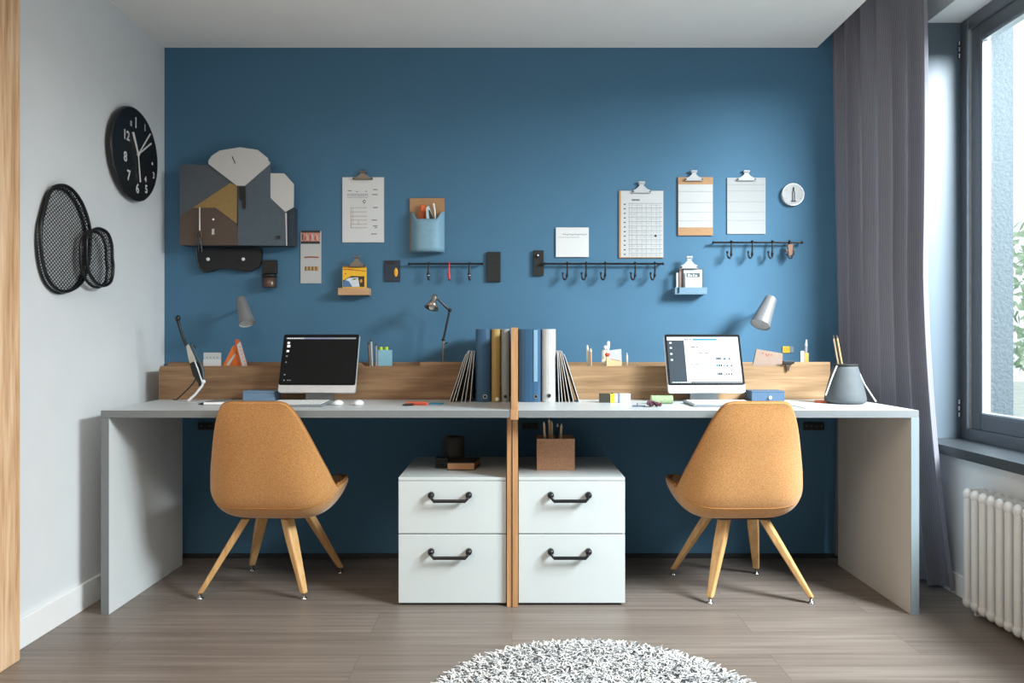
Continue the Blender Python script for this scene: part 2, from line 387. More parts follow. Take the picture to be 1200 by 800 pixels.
# trees outside, beyond the glass
leaf = mat('tree_leaves', '#b5c6a3', 0.8, vary=0.4, scale=8); bark = mat('tree_bark', '#6a5a4a', 0.9, vary=0.2)
for tx, ty, th, lb in ((9.5, 13.2, 3.4, 'pale green leafy tree outside, seen at the edge of the window glass'), (8.6, 10.6, 1.5, 'low green bush outside, below the tree at the window edge')):
    t = thing('garden_tree' if th > 2 else 'garden_bush', lb, 'tree' if th > 2 else 'bush', (tx, ty, -1.1))
    MB().cyl((tx,ty,-1.1), (tx,ty,th*0.4), 0.14, 0.08, bark, 10).build('trunk', t)
    cr = MB(); rn = random.Random(int(tx*10))
    for k in range(700):
        a = rn.random()*2*PI; rr = (rn.random()**0.5)*1.25; zz = th*0.15+rn.random()*th*0.75; rr *= math.sin(PI*min(0.98, max(0.05, (zz-th*0.1)/(th*0.95))))**0.5
        c = Vector((tx+rr*math.cos(a), ty+rr*math.sin(a), zz)); d1 = Vector((rn.uniform(-1,1), rn.uniform(-1,1), rn.uniform(-1,1))).normalized()*0.12; d2 = d1.orthogonal().normalized()*0.07
        cr.add([c-d1, c+d2, c+d1, c-d2], [(0,1,2,3)], leaf)
    cr.build('foliage', t)

# radiator --------------------------------------------------------------
rad_m = mat('radiator_white', '#d9dcdd', 0.35, vary=0.02)
rad = thing('radiator', 'white column radiator below the window sill', 'radiator', (1.76, 2.3, 0))
r0, pitch = 2.845, 0.0475
for k in range(22):
    yc = r0-k*pitch; s = MB()
    for xc in (1.728, 1.785):
        s.cyl((xc, yc, 0.045), (xc, yc, 0.452), 0.0155, 0.0155, rad_m, 14)
    for zc in (0.045, 0.452):
        s.cyl((1.728, yc, zc), (1.785, yc, zc), 0.0195, 0.0195, rad_m, 14)
        for xc in (1.728, 1.785): s.ball((xc, yc, zc), 0.0205, rad_m, 12, 8, (0.95, 0.95, 1.15))
    s.cyl((1.757, yc+pitch/2, 0.045), (1.757, yc-pitch/2, 0.045), 0.012, 0.012, rad_m, 10)
    s.cyl((1.757, yc+pitch/2, 0.45), (1.757, yc-pitch/2, 0.45), 0.012, 0.012, rad_m, 10)
    s.build('section', rad)
for yc in (r0-pitch*0.5, r0-pitch*20.5):
    MB().box(1.74, 1.775, yc-0.006, yc+0.006, 0, 0.04, rad_m).build('foot', rad)

# curtain ---------------------------------------------------------------
def curtain():
    cm = curtain_material()
    nu, nv = 150, 40; rows = []; uvs = []
    ztop, zbot = POCKET_Z-0.005, 0.018
    for j in range(nv+1):
        k = j/nv; z = ztop+(zbot-ztop)*k
        low = max(0.0, (1.35-z)/1.35)
        fl = low**1.4
        a = Vector((1.525+0.05*max(0, 1-abs(z-1.1)/1.4)*0.6, 3.5795)); b = Vector((1.685+0.012*math.sin(k*5)+0.125*fl, 3.055-0.01*fl))
        row = []
        for i in range(nu+1):
            u = i/nu
            p = a.lerp(b, u)
            d = (b-a).normalized(); n = Vector((d.y, -d.x))*-1
            fold = math.sin(u*2*PI*6.2+0.35*math.sin(k*3.1)+0.6*math.sin(u*9))
            amp = (0.026+0.010*math.sin(u*7+1.0))*(0.8+0.35*k)
            env = min(1, u/0.05, (1-u)/0.04)*min(1, 0.35+u*3)
            q = p-n*fold*amp*env
            q += d*0.012*math.cos(u*2*PI*6.2*1.0)*env
            row.append(Vector((min(q.x, RIGHT_X-0.02), q.y, z))); uvs.append((u*1.45, z))
        rows.append(row)
    m = MB().grid(rows, cm); o = m.build('curtain', origin=(1.65, 3.28, 0))
    uvl = o.data.uv_layers.new(name='UVMap')
    for lp in o.data.loops: uvl.data[lp.index].uv = uvs[lp.vertex_index]
    md = o.modifiers.new('sub', 'SUBSURF'); md.levels = 1; md.render_levels = 1
    tag(o, 'long grey woven curtain hanging in folds beside the window', 'curtain')
curtain()

# rug ---------------------------------------------------------------------
def rug():
    cx, cy, R = 0.24, 2.045, 0.50
    t = thing('round_rug', 'round shaggy grey and white rug on the floor in front of the desks', 'rug', (cx, cy, 0))
    MB().lathe([(0.0001,0.0),(R-0.012,0.0),(R-0.008,0.006),(R-0.014,0.012),(0.0001,0.012)], (cx,cy,0.0005), mat('rug_base','#8d8f90',0.95), 64).build('backing', t)
    ms = [mat('rug_white','#dfe0e0',0.95), mat('rug_pale','#bfc2c4',0.95), mat('rug_grey','#8f9396',0.95), mat('rug_dark','#4a4e52',0.95)]
    rn = random.Random(3); pile = MB(); n = 11000
    for k in range(n):
        r = R*math.sqrt((k+0.5)/n)*0.995; a = k*2.39996+rn.uniform(-.05,.05)
        b = Vector((cx+r*math.cos(a), cy+r*math.sin(a), 0.011))
        q = rn.random()*2*PI; lean = rn.uniform(0.008, 0.026); h = rn.uniform(0.007, 0.017); w = rn.uniform(0.0021, 0.0034)
        if r > R-0.03: h *= 0.7; q = a+rn.uniform(-.9,.9)
        L = Vector((math.cos(q), math.sin(q), 0)); side = Vector((-L.y, L.x, 0))
        mid = b+L*lean*0.45+Vector((0,0,h*0.8)); tip = b+L*lean*1.25+Vector((0,0,h*0.85))
        vs = [b+side*w, b-side*w*0.6+L*w, b-side*w*0.6-L*w, mid+side*w, mid-side*w*0.6+L*w, mid-side*w*0.6-L*w, tip+side*w*0.6, tip-side*w*0.6, tip-L*w+Vector((0,0,-w))]
        pile.add(vs, [(0,1,4,3),(1,2,5,4),(2,0,3,5),(3,4,7,6),(4,5,8,7),(5,3,6,8),(6,7,8)], ms[rn.choices((0,1,2,3),(48,25,15,12))[0]])
    o = pile.build('pile', t); o['kind'] = 'stuff'
rug()
# ================================================================== DESKS
DF, DB = 2.83, 3.575
def desk(side):
    if side < 0:
        t = thing('desk', 'grey laminate desk on the clock side, with a solid end panel by the pale wall', 'desk', (-0.78, 3.2, 0), group='paired wall desks')
        p = [(-1.55,DF),(-0.004,DF),(-0.004,DB),(-1.60,DB)]; px0, px1 = -1.55, -1.52
    else:
        t = thing('desk', 'grey laminate desk on the window side, with a solid end panel by the curtain', 'desk', (0.78, 3.2, 0), group='paired wall desks')
        p = [(0.024,DF),(1.534,DF),(1.534,DB-0.06),(1.5,DB),(0.024,DB)]; px0, px1 = 1.504, 1.534
    if side < 0: p = [(-1.55,DF),(-0.006,DF),(-0.006,DB),(-1.595,DB)]
    d = MB(); zb = DESK_Z-0.027; n = len(p)
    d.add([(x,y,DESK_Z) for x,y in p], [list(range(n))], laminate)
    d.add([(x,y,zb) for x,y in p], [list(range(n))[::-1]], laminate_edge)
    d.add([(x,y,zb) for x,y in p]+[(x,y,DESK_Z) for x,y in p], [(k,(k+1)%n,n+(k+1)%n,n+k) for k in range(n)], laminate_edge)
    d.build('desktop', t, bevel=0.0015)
    e = MB(); m2 = panel_mat if side < 0 else mat('desk_panel_warm', '#c8c8c5', 0.6, vary=0.02, scale=8)
    fe = laminate_edge if side < 0 else mat('desk_edge_lit', '#7d8a90', 0.45, vary=0.02)  # window-side panel edge coloured blue-grey, its daylit tone painted in
    e.box(px0, px1, DF+0.003, 3.465, 0.0, zb-0.0005, m2); e.box(px0, px1, DF, DF+0.003, 0.0, zb-0.0005, fe)
    if side > 0: e.box(px1, px1+0.001, DF, 3.465, 0.0, zb-0.0005, fe)
    e.build('side_panel', t, bevel=0.0012)
    return t
desk(-1); desk(1)
t = thing('divider', 'upright oak divider board between the two desks and the two cabinets', 'divider', (0.01, 2.9, 0))
lo = MB(); lo.box(-0.020, -0.001, 2.915, 3.50, 0, 0.742, oak_div); lo.box(0.0015, 0.023, 2.911, 3.50, 0, 0.742, oak_div); lo.box(-0.001, 0.0015, 2.918, 3.50, 0, 0.74, mat('groove', '#7a5836', 0.7))
lo.build('lower_panel', t, bevel=0.0015)
MB().box(-0.0055, 0.0235, DF-0.002, DF+0.05, 0.735, DESK_Z+0.004, oak_div).build('joint_block', t, bevel=0.001)
MB().box(-0.004, 0.0225, 2.862, 3.56, DESK_Z+0.0005, 1.083, oak_div).build('upper_panel', t, bevel=0.0015)

# oak upstand organisers at the back of each desk
def upstand(side):
    if side < 0:
        x0, x1 = -1.583, -0.172
        t = thing('desk_organizer', 'long oak organizer box at the back of the desk on the clock side', 'desk organizer', (-0.88, 3.44, DESK_Z), group='oak organizers at the back of the desks')
        m = oak
    else:
        x0, x1 = 0.205, 1.426
        t = thing('desk_organizer', 'long oak organizer box at the back of the desk on the window side', 'desk organizer', (0.8, 3.44, DESK_Z), group='oak organizers at the back of the desks')
        m = oak_r
    yf = 3.365; b = DESK_Z+0.0008; zl = Z(428.7, yf); zh = Z(424.0, yf)
    if side < 0:
        prof = [(X(186,yf),b),(x1,b),(x1,zh),(X(492.5,yf),zh),(X(492.5,yf),zl),(X(427,yf),zl),(X(423,yf),zh-0.004),(X(404,yf),zh),(X(404,yf),zl),(X(188,yf),zl),(X(186,yf),zl-0.02)]
    else:
        prof = [(x0,b),(x1,b),(x1,zh),(X(931,yf),zh),(X(931,yf),zh-0.008),(X(917,yf),zh-0.008),(X(917,yf),zl),(x0,zl)]
    MB().prism([(x,yf,z) for x,z in prof], (0,0.014,0), m).build('front_board', t, bevel=0.001)
    xa, xb = (x0, x1) if side > 0 else (LEFT_X+0.066-0.04, x1)
    MB().box(xa, xb, 3.556, 3.571, b, Z(424.2,3.556), m).build('back_board', t, bevel=0.001)
    for xe in ((x0, x0+0.012), (x1-0.012, x1)):
        MB().box(xe[0], xe[1], yf+0.0145, 3.5555, b, zl-0.004, m).build('end_board', t)
    MB().box(x0+0.0125, x1-0.0125, yf+0.0145, 3.5555, b, b+0.004, m).build('base_board', t)
upstand(-1); upstand(1)

# ================================================================== DRAWER CABINETS
def cabinet(x0, x1, lb):
    t = thing('drawer_cabinet', lb, 'cabinet', ((x0+x1)/2, 3.2, 0), group='two-drawer cabinets under the desks')
    MB().box(x0, x1, 2.930, 3.46, 0.4875, 0.50, cab_white).build('top_board', t, bevel=0.0015)
    c = MB(); 
    c.box(x0, x0+0.016, 2.949, 3.455, 0.012, 0.487, cab_white); c.box(x1-0.016, x1, 2.949, 3.455, 0.012, 0.487, cab_white)
    c.box(x0+0.016, x1-0.016, 3.44, 3.455, 0.012, 0.487, cab_white); c.box(x0+0.016, x1-0.016, 2.949, 3.44, 0.012, 0.028, cab_white)
    c.box(x0+0.016, x1-0.016, 2.951, 2.957, 0.028, 0.487, dark_gap)  # dark sheet behind the drawer fronts paints the shade in their gaps
    c.build('carcass', t)
    MB().box(x0+0.02, x1-0.01, 2.965, 3.44, 0.0, 0.0118, dark_gap).build('plinth', t)
    xm = (x0+x1)/2
    for z0, z1, zk in ((0.2815, 0.4855, 0.432), (0.010, 0.2775, 0.212)):
        d = MB().box(x0, x1, 2.930, 2.9485, z0, z1, cab_white).build('drawer', t, bevel=0.0015)
        h = MB(); hw = 0.0735; xo = xm-0.009
        for s in (-1, 1):
            xk = xo+s*hw
            h.cyl((xk, 2.9295, zk), (xk, 2.918, zk), 0.013, 0.013, black_metal, 16); h.ball((xk, 2.914, zk), 0.0125, black_metal)
            h.tube([(xk, 2.912, zk), (xk-s*0.004, 2.904, zk-0.010), (xk-s*0.012, 2.902, zk-0.0185)], 0.0055, black_metal)
        h.cyl((xo-hw+0.010, 2.902, zk-0.019), (xo+hw-0.010, 2.902, zk-0.019), 0.0068, 0.0068, black_metal, 14)
        h.build('handle', d)
    return t
cabinet(-0.443, -0.0225, 'white two-drawer cabinet with a notebook and dark cup on top')
cabinet(0.0255, 0.441, 'white two-drawer cabinet with a cork pencil box on top')

# ================================================================== CHAIRS
def shell_pt(v, u, prof, extra=0.0, wscale=1.0):
    k = v*(len(prof)-1); i = min(int(k), len(prof)-2); fr = k-i
    def P(j): return prof[max(0, min(len(prof)-1, j))]
    def cr(a): # catmull-rom
        p0, p1, p2, p3 = P(i-1)[a], P(i)[a], P(i+1)[a], P(i+2)[a]
        return 0.5*((2*p1)+(-p0+p2)*fr+(2*p0-5*p1+4*p2-p3)*fr*fr+(-p0+3*p1-3*p2+p3)*fr**3)
    return cr(0), cr(1), cr(2), cr(3)
PROF = [(-.3290,.8065,.088,.001),(-.3265,.800,.113,.003),(-.3215,.783,.131,.008),(-.313,.748,.150,.017),(-.298,.69,.172,.030),(-.268,.59,.203,.055),(-.240,.49,.232,.085),(-.208,.400,.250,.110),
        (-.148,.344,.252,.125),(-.040,.331,.250,.125),(.075,.342,.243,.114),(.160,.366,.230,.090),(.222,.398,.205,.054),(.252,.424,.165,.018)]
def shell_xyz(v, u, lift=0.0, ws=1.0):
    f, z, w, c = shell_pt(v, 0, PROF)
    f1, z1, _, _ = shell_pt(max(0, v-0.01), 0, PROF); f2, z2, _, _ = shell_pt(min(1, v+0.01), 0, PROF)
    t = Vector((f2-f1, z2-z1)).normalized(); n = Vector((-t.y, t.x))      # towards the sitter
    ex = 2.6+2.2*max(0.0, min(1.0, (v-0.36)/0.18)); a = abs(u)**ex*c+lift
    sgn = 1 if u >= 0 else -1
    uu = sgn*(1-(1-abs(u))**1.15) if abs(u) < 1 else u
    return Vector((uu*w*ws, f+n.x*a, z+n.y*a))
def chair(center, yaw, legs, hub, lb, mirror=1):
    t = thing('desk_chair', lb, 'chair', (center[0], center[1], 0), group='orange desk chairs')
    R = Matrix.Translation((center[0], center[1], 0)) @ Matrix.Rotation(yaw, 4, 'Z') @ Matrix.Diagonal((mirror,1,1,1))
    nu, nv = 32, 40
    rows = [[shell_xyz(j/nv, -1+2*i/nu) for i in range(nu+1)] for j in range(nv+1)]
    MB().grid(rows, orange_fabric).xf(R).build('seat_shell', t, solid=0.017, subsurf=1)
    rim = [shell_xyz(j/nv, -1) for j in range(nv+1)]+[shell_xyz(1, -1+2*i/nu) for i in range(1, nu+1)]+[shell_xyz(j/nv, 1) for j in range(nv-1, -1, -1)]+[shell_xyz(0, 1-2*i/nu) for i in range(1, nu)]
    # a fine welt sewn just inside the edge on the outer face
    welt = []
    cen = Vector((0, -0.05, 0.5))
    for p in rim:
        welt.append(p+(cen-p).normalized()*0.004)
    MB().tube(welt, 0.0068, orange_dark, 6, closed=True).xf(R).build('piping', t)
    pad = [[shell_xyz(0.548+0.41*j/14, -0.86+1.72*i/nu, 0.030+0.028*(1-abs(-1+2*i/nu)**4)*(1-abs(-1+2*j/14)**4)) for i in range(nu+1)] for j in range(15)]
    MB().grid(pad, orange_fabric).xf(R).build('seat_pad', t)
    seam = [shell_xyz(0.545, -0.9+1.8*i/nu, -0.0112) for i in range(nu+1)]
    MB().tube(seam, 0.0014, mat('orange_seam','#b07a3c',0.9), 6).xf(R).build('seam', t)
    hx, hy = hub
    h = MB(); h.box(hx-0.11, hx+0.11, hy-0.10, hy+0.09, 0.3165, 0.3225, black)
    h.build('under_plate', t, bevel=0.003)
    for (bx, by), (tx, ty) in legs:
        L = MB(); top = Vector((tx, ty, 0.3162)); bot = Vector((bx, by, 0.024))
        rad = Vector((bx-tx, by-ty, 0)).normalized(); sd = Vector((-rad.y, rad.x, 0))
        def rect(p, w, d): return [p-sd*w/2-rad*d/2, p+sd*w/2-rad*d/2, p+sd*w/2+rad*d/2, p-sd*w/2+rad*d/2]
        mid = top.lerp(bot, 0.3)
        a, b, c = rect(bot, 0.026, 0.022), rect(mid, 0.046, 0.032), rect(top, 0.046, 0.034)
        L.add(a+b+c, [(0,3,2,1),(0,1,5,4),(1,2,6,5),(2,3,7,6),(3,0,4,7),(4,5,9,8),(5,6,10,9),(6,7,11,10),(7,4,8,11),(8,9,10,11)], beech)
        lo_ = L.build('leg', t, bevel=0.005)
        MB().lathe([(0.0001,0.0),(0.013,0.0),(0.013,0.004),(0.006,0.007),(0.005,0.026),(0.0001,0.026)], (bx,by,0), chrome, 14).build('foot_glide', lo_)
    return t
chair((-0.940, 3.10), math.radians(-2), [((-1.247,3.005),(-1.075,3.04)), ((-0.832,3.005),(-0.910,3.04)), ((-1.17,3.38),(-1.06,3.21)), ((-0.764,3.345),(-0.880,3.20))], (-0.98, 3.125),
      'orange upholstered desk chair with splayed wooden legs, in front of the dark-screened computer')
chair((0.897, 3.10), math.radians(2), [((0.779,2.955),(0.857,3.03)), ((1.177,2.955),(1.015,3.03)), ((0.713,3.32),(0.845,3.18)), ((1.083,3.33),(1.02,3.19))], (0.935, 3.105),
      'orange upholstered desk chair with splayed wooden legs, in front of the bright-screened computer', mirror=-1)

# ================================================================== COMPUTERS
def computer(cx, yaw, lit, lb):
    d0 = 3.27
    t = thing('desktop_computer', lb, 'computer', (cx, d0, DESK_Z), yaw, group='all-in-one computers')
    W, H, ch, th = 0.338, 0.262, 0.033, math.radians(17)
    zb = 0.040
    M = Matrix.Translation((0, -0.035, zb)) @ Matrix.Rotation(-th, 4, 'X')
    h = MB().prism([(x, 0, z+H/2) for x, z in rrect(W, H, 0.010)], (0, 0.016, 0), silver_w if lit else silver).xf(M).build('housing', t, bevel=0.002, local=True)
    scr_h = H-ch
    b = MB().prism([(x, -0.002, ch+scr_h/2+z) for x, z in rrect(W, scr_h, 0.009)], (0, 0.0018, 0), mat('bezel_black','#15181b',0.7,spec=0.12)).xf(M).build('bezel', t, local=True)
    sw, sh = W-0.020, scr_h-0.020; sx, sz = -sw/2, ch+0.008
    s = MB(); y = -0.0024
    def q(x0, z0, x1, z1, m, dy=0.0):
        s.add([(sx+x0*sw, y-dy, sz+z0*sh), (sx+x1*sw, y-dy, sz+z0*sh), (sx+x1*sw, y-dy, sz+z1*sh), (sx+x0*sw, y-dy, sz+z1*sh)], [(0,1,2,3)], m)
    if lit:
        sc_w = mat('screen_white', '#adb0b1', 0.6, emit=0.75, vary=0.0, spec=0.1); sc_d = mat('screen_slate', '#323b43', 0.6, emit=0.3, vary=0.0, spec=0.1)
        sc_b = mat('screen_blue', '#31708f', 0.6, emit=0.3, spec=0.1, vary=0.0); sc_t = mat('screen_text', '#2e353a', 0.6, emit=0.1, spec=0.1, vary=0.0); sc_l = mat('screen_faint', '#7a8186', 0.6, emit=0.4, spec=0.1, vary=0.0)
        q(0,0,1,1,sc_w); q(0,0.0,0.235,0.925,sc_d,.0003); q(0,0,1,0.035,mat('screen_dock','#2b3138',0.4,emit=0.1),.0006)
        q(0.36,0.925,0.70,0.962,sc_b,.0004); q(0.70,0.935,0.98,0.945,sc_l,.0004); q(0.24,0.925,0.30,0.965,sc_l,.0004); q(0.31,0.93,0.345,0.96,sc_l,.0004)
        for z in (.87,.76,.63,.50): q(0.03,z-.018,0.06,z+.018,sc_w,.0006)
        rn = random.Random(5)
        for k in range(12): q(0.03+k*.022,0.008,0.043+k*.022,0.03,sc_w,.0009)
        for k in range(14): q(0.34+k*.035,0.012,0.36+k*.035,0.02,sc_l,.0009)
        for z, x0, x1, mm in ((.78,.33,.43,sc_t),(.785,.45,.84,sc_l),(.73,.66,.72,sc_t),(.64,.29,.42,sc_l),(.645,.43,.50,sc_t),(.65,.51,.58,sc_t),(.63,.66,.86,sc_l),(.40,.28,.42,sc_t),(.41,.44,.56,sc_l),(.40,.57,.60,sc_t),(.33,.34,.38,sc_t),(.30,.48,.50,sc_t),(.21,.33,.60,sc_l)):
            n = max(2, int((x1-x0)/.013))
            for k in range(n):
                if rn.random() < 0.85: q(x0+(x1-x0)*k/n, z-.010, x0+(x1-x0)*(k+.78)/n, z+.012*rn.uniform(.5,1), mm, .0004)
        for z, xs in ((.53,(.66,.685,.71,.76,.78,.84)),(.38,(.66,.69,.72,.76,.80,.86)),(.20,(.66,.685,.71,.78,.81,.85))):
            for k, x in enumerate(xs): q(x, z-.028, x+.021, z+.026*(1 if k < 3 else .4), sc_b if k % 3 == 0 else sc_t, .0004)
    else:
        sc_k = mat('screen_black', '#141517', 0.6, vary=0.0, spec=0.15); sc_m = mat('screen_menu', '#8e979e', 0.4, emit=0.25, vary=0.0); sc_i = mat('screen_icon', '#dfe5e8', 0.4, emit=0.5, vary=0.0); sc_v = mat('screen_menu_blue', '#7d84a8', 0.4, emit=0.3, vary=0.0)
        q(0,0,1,1,sc_k); q(0.01,0.955,0.99,0.985,sc_m,.0003); q(0.28,0.957,0.68,0.978,sc_v,.0006)
        for k in range(9): q(0.03+k*.026,0.962,0.046+k*.026,0.98,sc_i,.0006)
        for z, r in ((.87,.022),(.80,.028),(.69,.022),(.58,.014),(.45,.012),(.18,.012),(.06,.012)): q(0.03,z-r,0.03+r*1.6,z+r,sc_i if z > .6 else sc_m,.0003)
        for k in range(3): q(0.08+k*.02,0.05,0.092+k*.02,0.07,sc_m,.0003)
    s.xf(M).build('screen', b, local=True)
    st = MB(); st.hexa([(-.062,.010,.0035),(.062,.010,.0035),(.062,.026,.0035),(-.062,.026,.0035)], [(-.058,.004,.115),(.058,.004,.115),(.058,.016,.115),(-.058,.016,.115)], silver)
    sm = mat('stand_metal', '#9da2a7', 0.35, metal=0.6)
    st.m = [sm]*len(st.m); st.build('stand', t, bevel=0.002, local=True)
    MB().box(-.066,.066,-.060,.055,.0005,.0035,sm).build('stand_base', t, bevel=0.001, local=True)
    return t
computer(X(373.5,3.27), math.radians(-4), False, 'silver all-in-one computer with a dark screen, on the desk by the clock side')
computer(X(826,3.27), math.radians(4), True, 'silver all-in-one computer with a bright white screen, on the desk by the window')

def keyboard(x0, x1, skew, lb):
    t = thing('keyboard', lb, 'keyboard', ((x0+x1)/2, 3.06, DESK_Z), group='white keyboards')
    b = MB(); z0, z1 = DESK_Z+0.0005, DESK_Z+0.008; ya, yb = 2.985, 3.165
    b.hexa([(x0,ya,z0),(x1,ya,z0),(x1,yb,z0),(x0,yb,z0)], [(x0,ya,z1),(x1,ya,z1),(x1,yb,z1+.005),(x0,yb,z1+.005)], mat('keyboard_grey','#7d858b',0.5)); b.build('keyboard_base', t, bevel=0.002)
    k = MB(); km = mat('key_white','#e2e5e6',0.5); kg = mat('key_shadow','#b9bfc4',0.5)
    nx, ny = 15, 6
    b2 = MB()
    for j in range(ny):
        for i in range(nx):
            if j == 0 and 4 <= i <= 8: continue
            xa = x0+.008+(x1-x0-.016)*(i+.13)/nx; xb = x0+.008+(x1-x0-.016)*(i+.87)/nx; y0 = ya+.010+(yb-ya-.02)*(j+.16)/ny; y1 = ya+.010+(yb-ya-.02)*(j+.84)/ny
            zz = z1+.005*(y0-ya)/(yb-ya)+.0005
            k.box(xa, xb, y0, y1, zz, zz+.003, km)
    xa = x0+.008+(x1-x0-.016)*4.08/nx; xb = x0+.008+(x1-x0-.016)*8.92/nx
    k.box(xa, xb, ya+.012, ya+.036, z1+.0005, z1+.0036, km)
    k.build('key_field', t)
keyboard(X(318,3.08), X(384,3.08), 0, 'white keyboard partly hidden by the orange chair, below the dark screen')
keyboard(X(806,3.08), X(880,3.08), 0, 'white keyboard on the desk below the bright screen')
def mouse(px, lb):
    d = 3.07; c = (X(px,d), d, DESK_Z)
    t = thing('computer_mouse', lb, 'mouse', c, group='white computer mice')
    m = MB().ball((c[0], c[1], DESK_Z+0.008), 0.022, white_pl, 18, 12, (1.0, 1.5, 0.62)); m.v = [Vector((p.x, p.y, max(p.z, DESK_Z+0.0006))) for p in m.v]
    m.build('mouse_body', t); MB().box(c[0]-.0025, c[0]+.0025, c[1]-.016, c[1]-.006, DESK_Z+0.0208, DESK_Z+0.0225, silver).build('scroll_wheel', t)
mouse(396, 'white computer mouse lying next to the keyboard edge'); mouse(420, 'second white computer mouse, farther from the keyboard')
# ================================================================== FILES AND BINDERS
def binder(px0, px1, m, lb, ring_m, hole_py, hole_dark=True, label_px=None):
    d = 3.22; x0, x1 = X(px0,d)+.0008, X(px1,d)-.0008; yb = 3.52; z0, z1 = DESK_Z+.0008, Z(385.5,d)
    t = thing('ring_binder', lb, 'binder', ((x0+x1)/2, 3.37, DESK_Z), group='ring binders standing by the divider')
    w = x1-x0; r = min(w*0.32, 0.02); c = MB()
    prof = []
    for k in range(9):
        a = PI+PI*k/8; prof.append((x0+w/2+math.cos(a)*w/2, d+0.020+math.sin(a)*0.020))
    pts = [(x0, yb)]+prof+[(x1, yb)]
    inner = [(x1-.003, yb), (x1-.003, d+.024), (x0+.003, d+.024), (x0+.003, yb)]
    poly = pts+inner
    n = len(poly)
    c.prism([(x,y,z0) for x,y in poly], (0,0,z1-z0), m)
    c.build('cover', t)
    MB().box(x0+.0035, x1-.0035, d+.026, yb-.006, z0+.002, z1-.008, paper).build('pages', t)
    hx = X(hole_px[lb] if False else (px0+px1)/2+hole_py[0], d); hz = Z(hole_py[1], d)
    h = MB(); hr = min(.0095, w*0.2)
    h.cyl((hx, d+.0025, hz), (hx, d-.002, hz), hr, hr, ring_m, 18); h.cyl((hx, d-.0018, hz), (hx, d-.0026, hz), hr*.68, hr*.68, black if hole_dark else white_pl, 16)
    h.build('finger_ring', t)
    if label_px:
        l = MB(); a, b, y0, y1 = label_px
        l.box(X(a,d), X(b,d), d-.0016, d+.003, Z(y1,d), Z(y0,d), mat('label_sleeve', '#84aecb', 0.15, vary=0.03))
        l.build('label_sleeve', t)
hole_px = {}
binder(557, 575.2, mat('binder_blue','#2b5475',0.45,vary=0.04), 'blue ring binder, outermost on the clock side of the divider', chrome, (2.3, 464.5))
binder(575.4, 586.8, ochre_b, 'mustard yellow ring binder between the blue and the grey binder', white_pl, (1.4, 467.5), False)
binder(587.0, 597.6, mat('binder_grey','#8f9699',0.6), 'narrow grey ring binder against the divider', gun, (0, 464.5))
binder(607.4, 634.6, mat('binder_blue2','#2c5678',0.35,vary=0.04), 'wide blue ring binder with a pale spine label, on the window side of the divider', chrome, (7, 464.5), True, (625.5, 630, 386.5, 447))
binder(635.0, 651.8, mat('binder_white','#bfc4c7',0.4), 'white ring binder on the window side of the divider', chrome, (0, 463.5))

def folders(bx, tx, s):
    d0, d1 = 3.222, 3.355
    side = 'blue' if s < 0 else 'white'
    ords = ['outermost', 'second', 'third', 'fourth', 'fifth', 'sixth']
    fm = [mat('folder_white','#dfe3e5',0.6), mat('folder_grey','#b5bcc0',0.6), mat('folder_dark','#4f5a63',0.6), mat('folder_tan','#cbb9a2',0.6)]
    for k, (b, t) in enumerate(zip(bx, tx)):
        xb, xt = X(b,d0), X(t,d0); zt = Z(411+ (0 if k else 4), d0); z0 = DESK_Z+.001
        n = Vector((zt-z0, 0, -(xt-xb))).normalized()*0.0022
        m = MB(); ax = Vector((xt-xb, 0, zt-z0))
        core = [fm[2], fm[2], fm[1]][k % 3]
        P = []
        for q in range(7):   # rounded upper front corner
            a = PI/2*q/6; P.append((d0+.03-.03*math.cos(a), 1-.13+.13*math.sin(a)))
        pts = [(d0,0.0)]+P+[(d1,1.0),(d1,0.0)]
        base = [Vector((xb,0,z0))+ax*h+Vector((0,y,0)) for y, h in pts]
        m.prism([p-n*.5 for p in base], n, core, fm[3] if (s > 0 and k == 3) else fm[0])
        o = m.build('file_folder', bevel=0)
        tag(o, f'thin pale-edged folder leaning against the {side} ring binder, {ords[k]} of six', 'folder', f'folders leaning on the {side} binder')
folders((527,530.5,534,540.5,545,550.8), (545.6,548.5,550.2,552.4,553.9,556.0), -1)
folders((679,672.2,667.4,663,659,655.4), (661.4,658.4,656.9,655.6,654.3,653.2), 1)

# ================================================================== WALL: hanging boards
Y0 = WALL_Y-0.0008
def clip_shape(px, py, d, w, h, m):
    """bulldog clip whose jaw bottom is centred at (px, py)"""
    mb = MB(); S = w/22.0; T = h/12.0
    P = [(-11,0),(11,0),(10.5,-3),(7,-4.2),(4,-6.5),(2.6,-8),(2.6,-9),(4,-10),(4,-12.3),(-4,-12.3),(-4,-10),(-2.6,-9),(-2.6,-8),(-4,-6.5),(-7,-4.2),(-10.5,-3)]
    wpoly(mb, [(px+a*S, py+b*T) for a, b in P], d, 0.004, m)
    mb.cyl(V(px-11*S,py-0.8,d-.002), V(px+11*S,py-0.8,d-.002), .004, .004, m, 10)
    mb.cyl(V(px-3.6*S,py-11.2*T,d-.002), V(px+3.6*S,py-11.2*T,d-.002), .0055, .0055, m, 10)
    for s in (-1,1): mb.ball(V(px+s*10.2*S,py-1.6,d-.003), .0045, gun, 10, 6)
    return mb
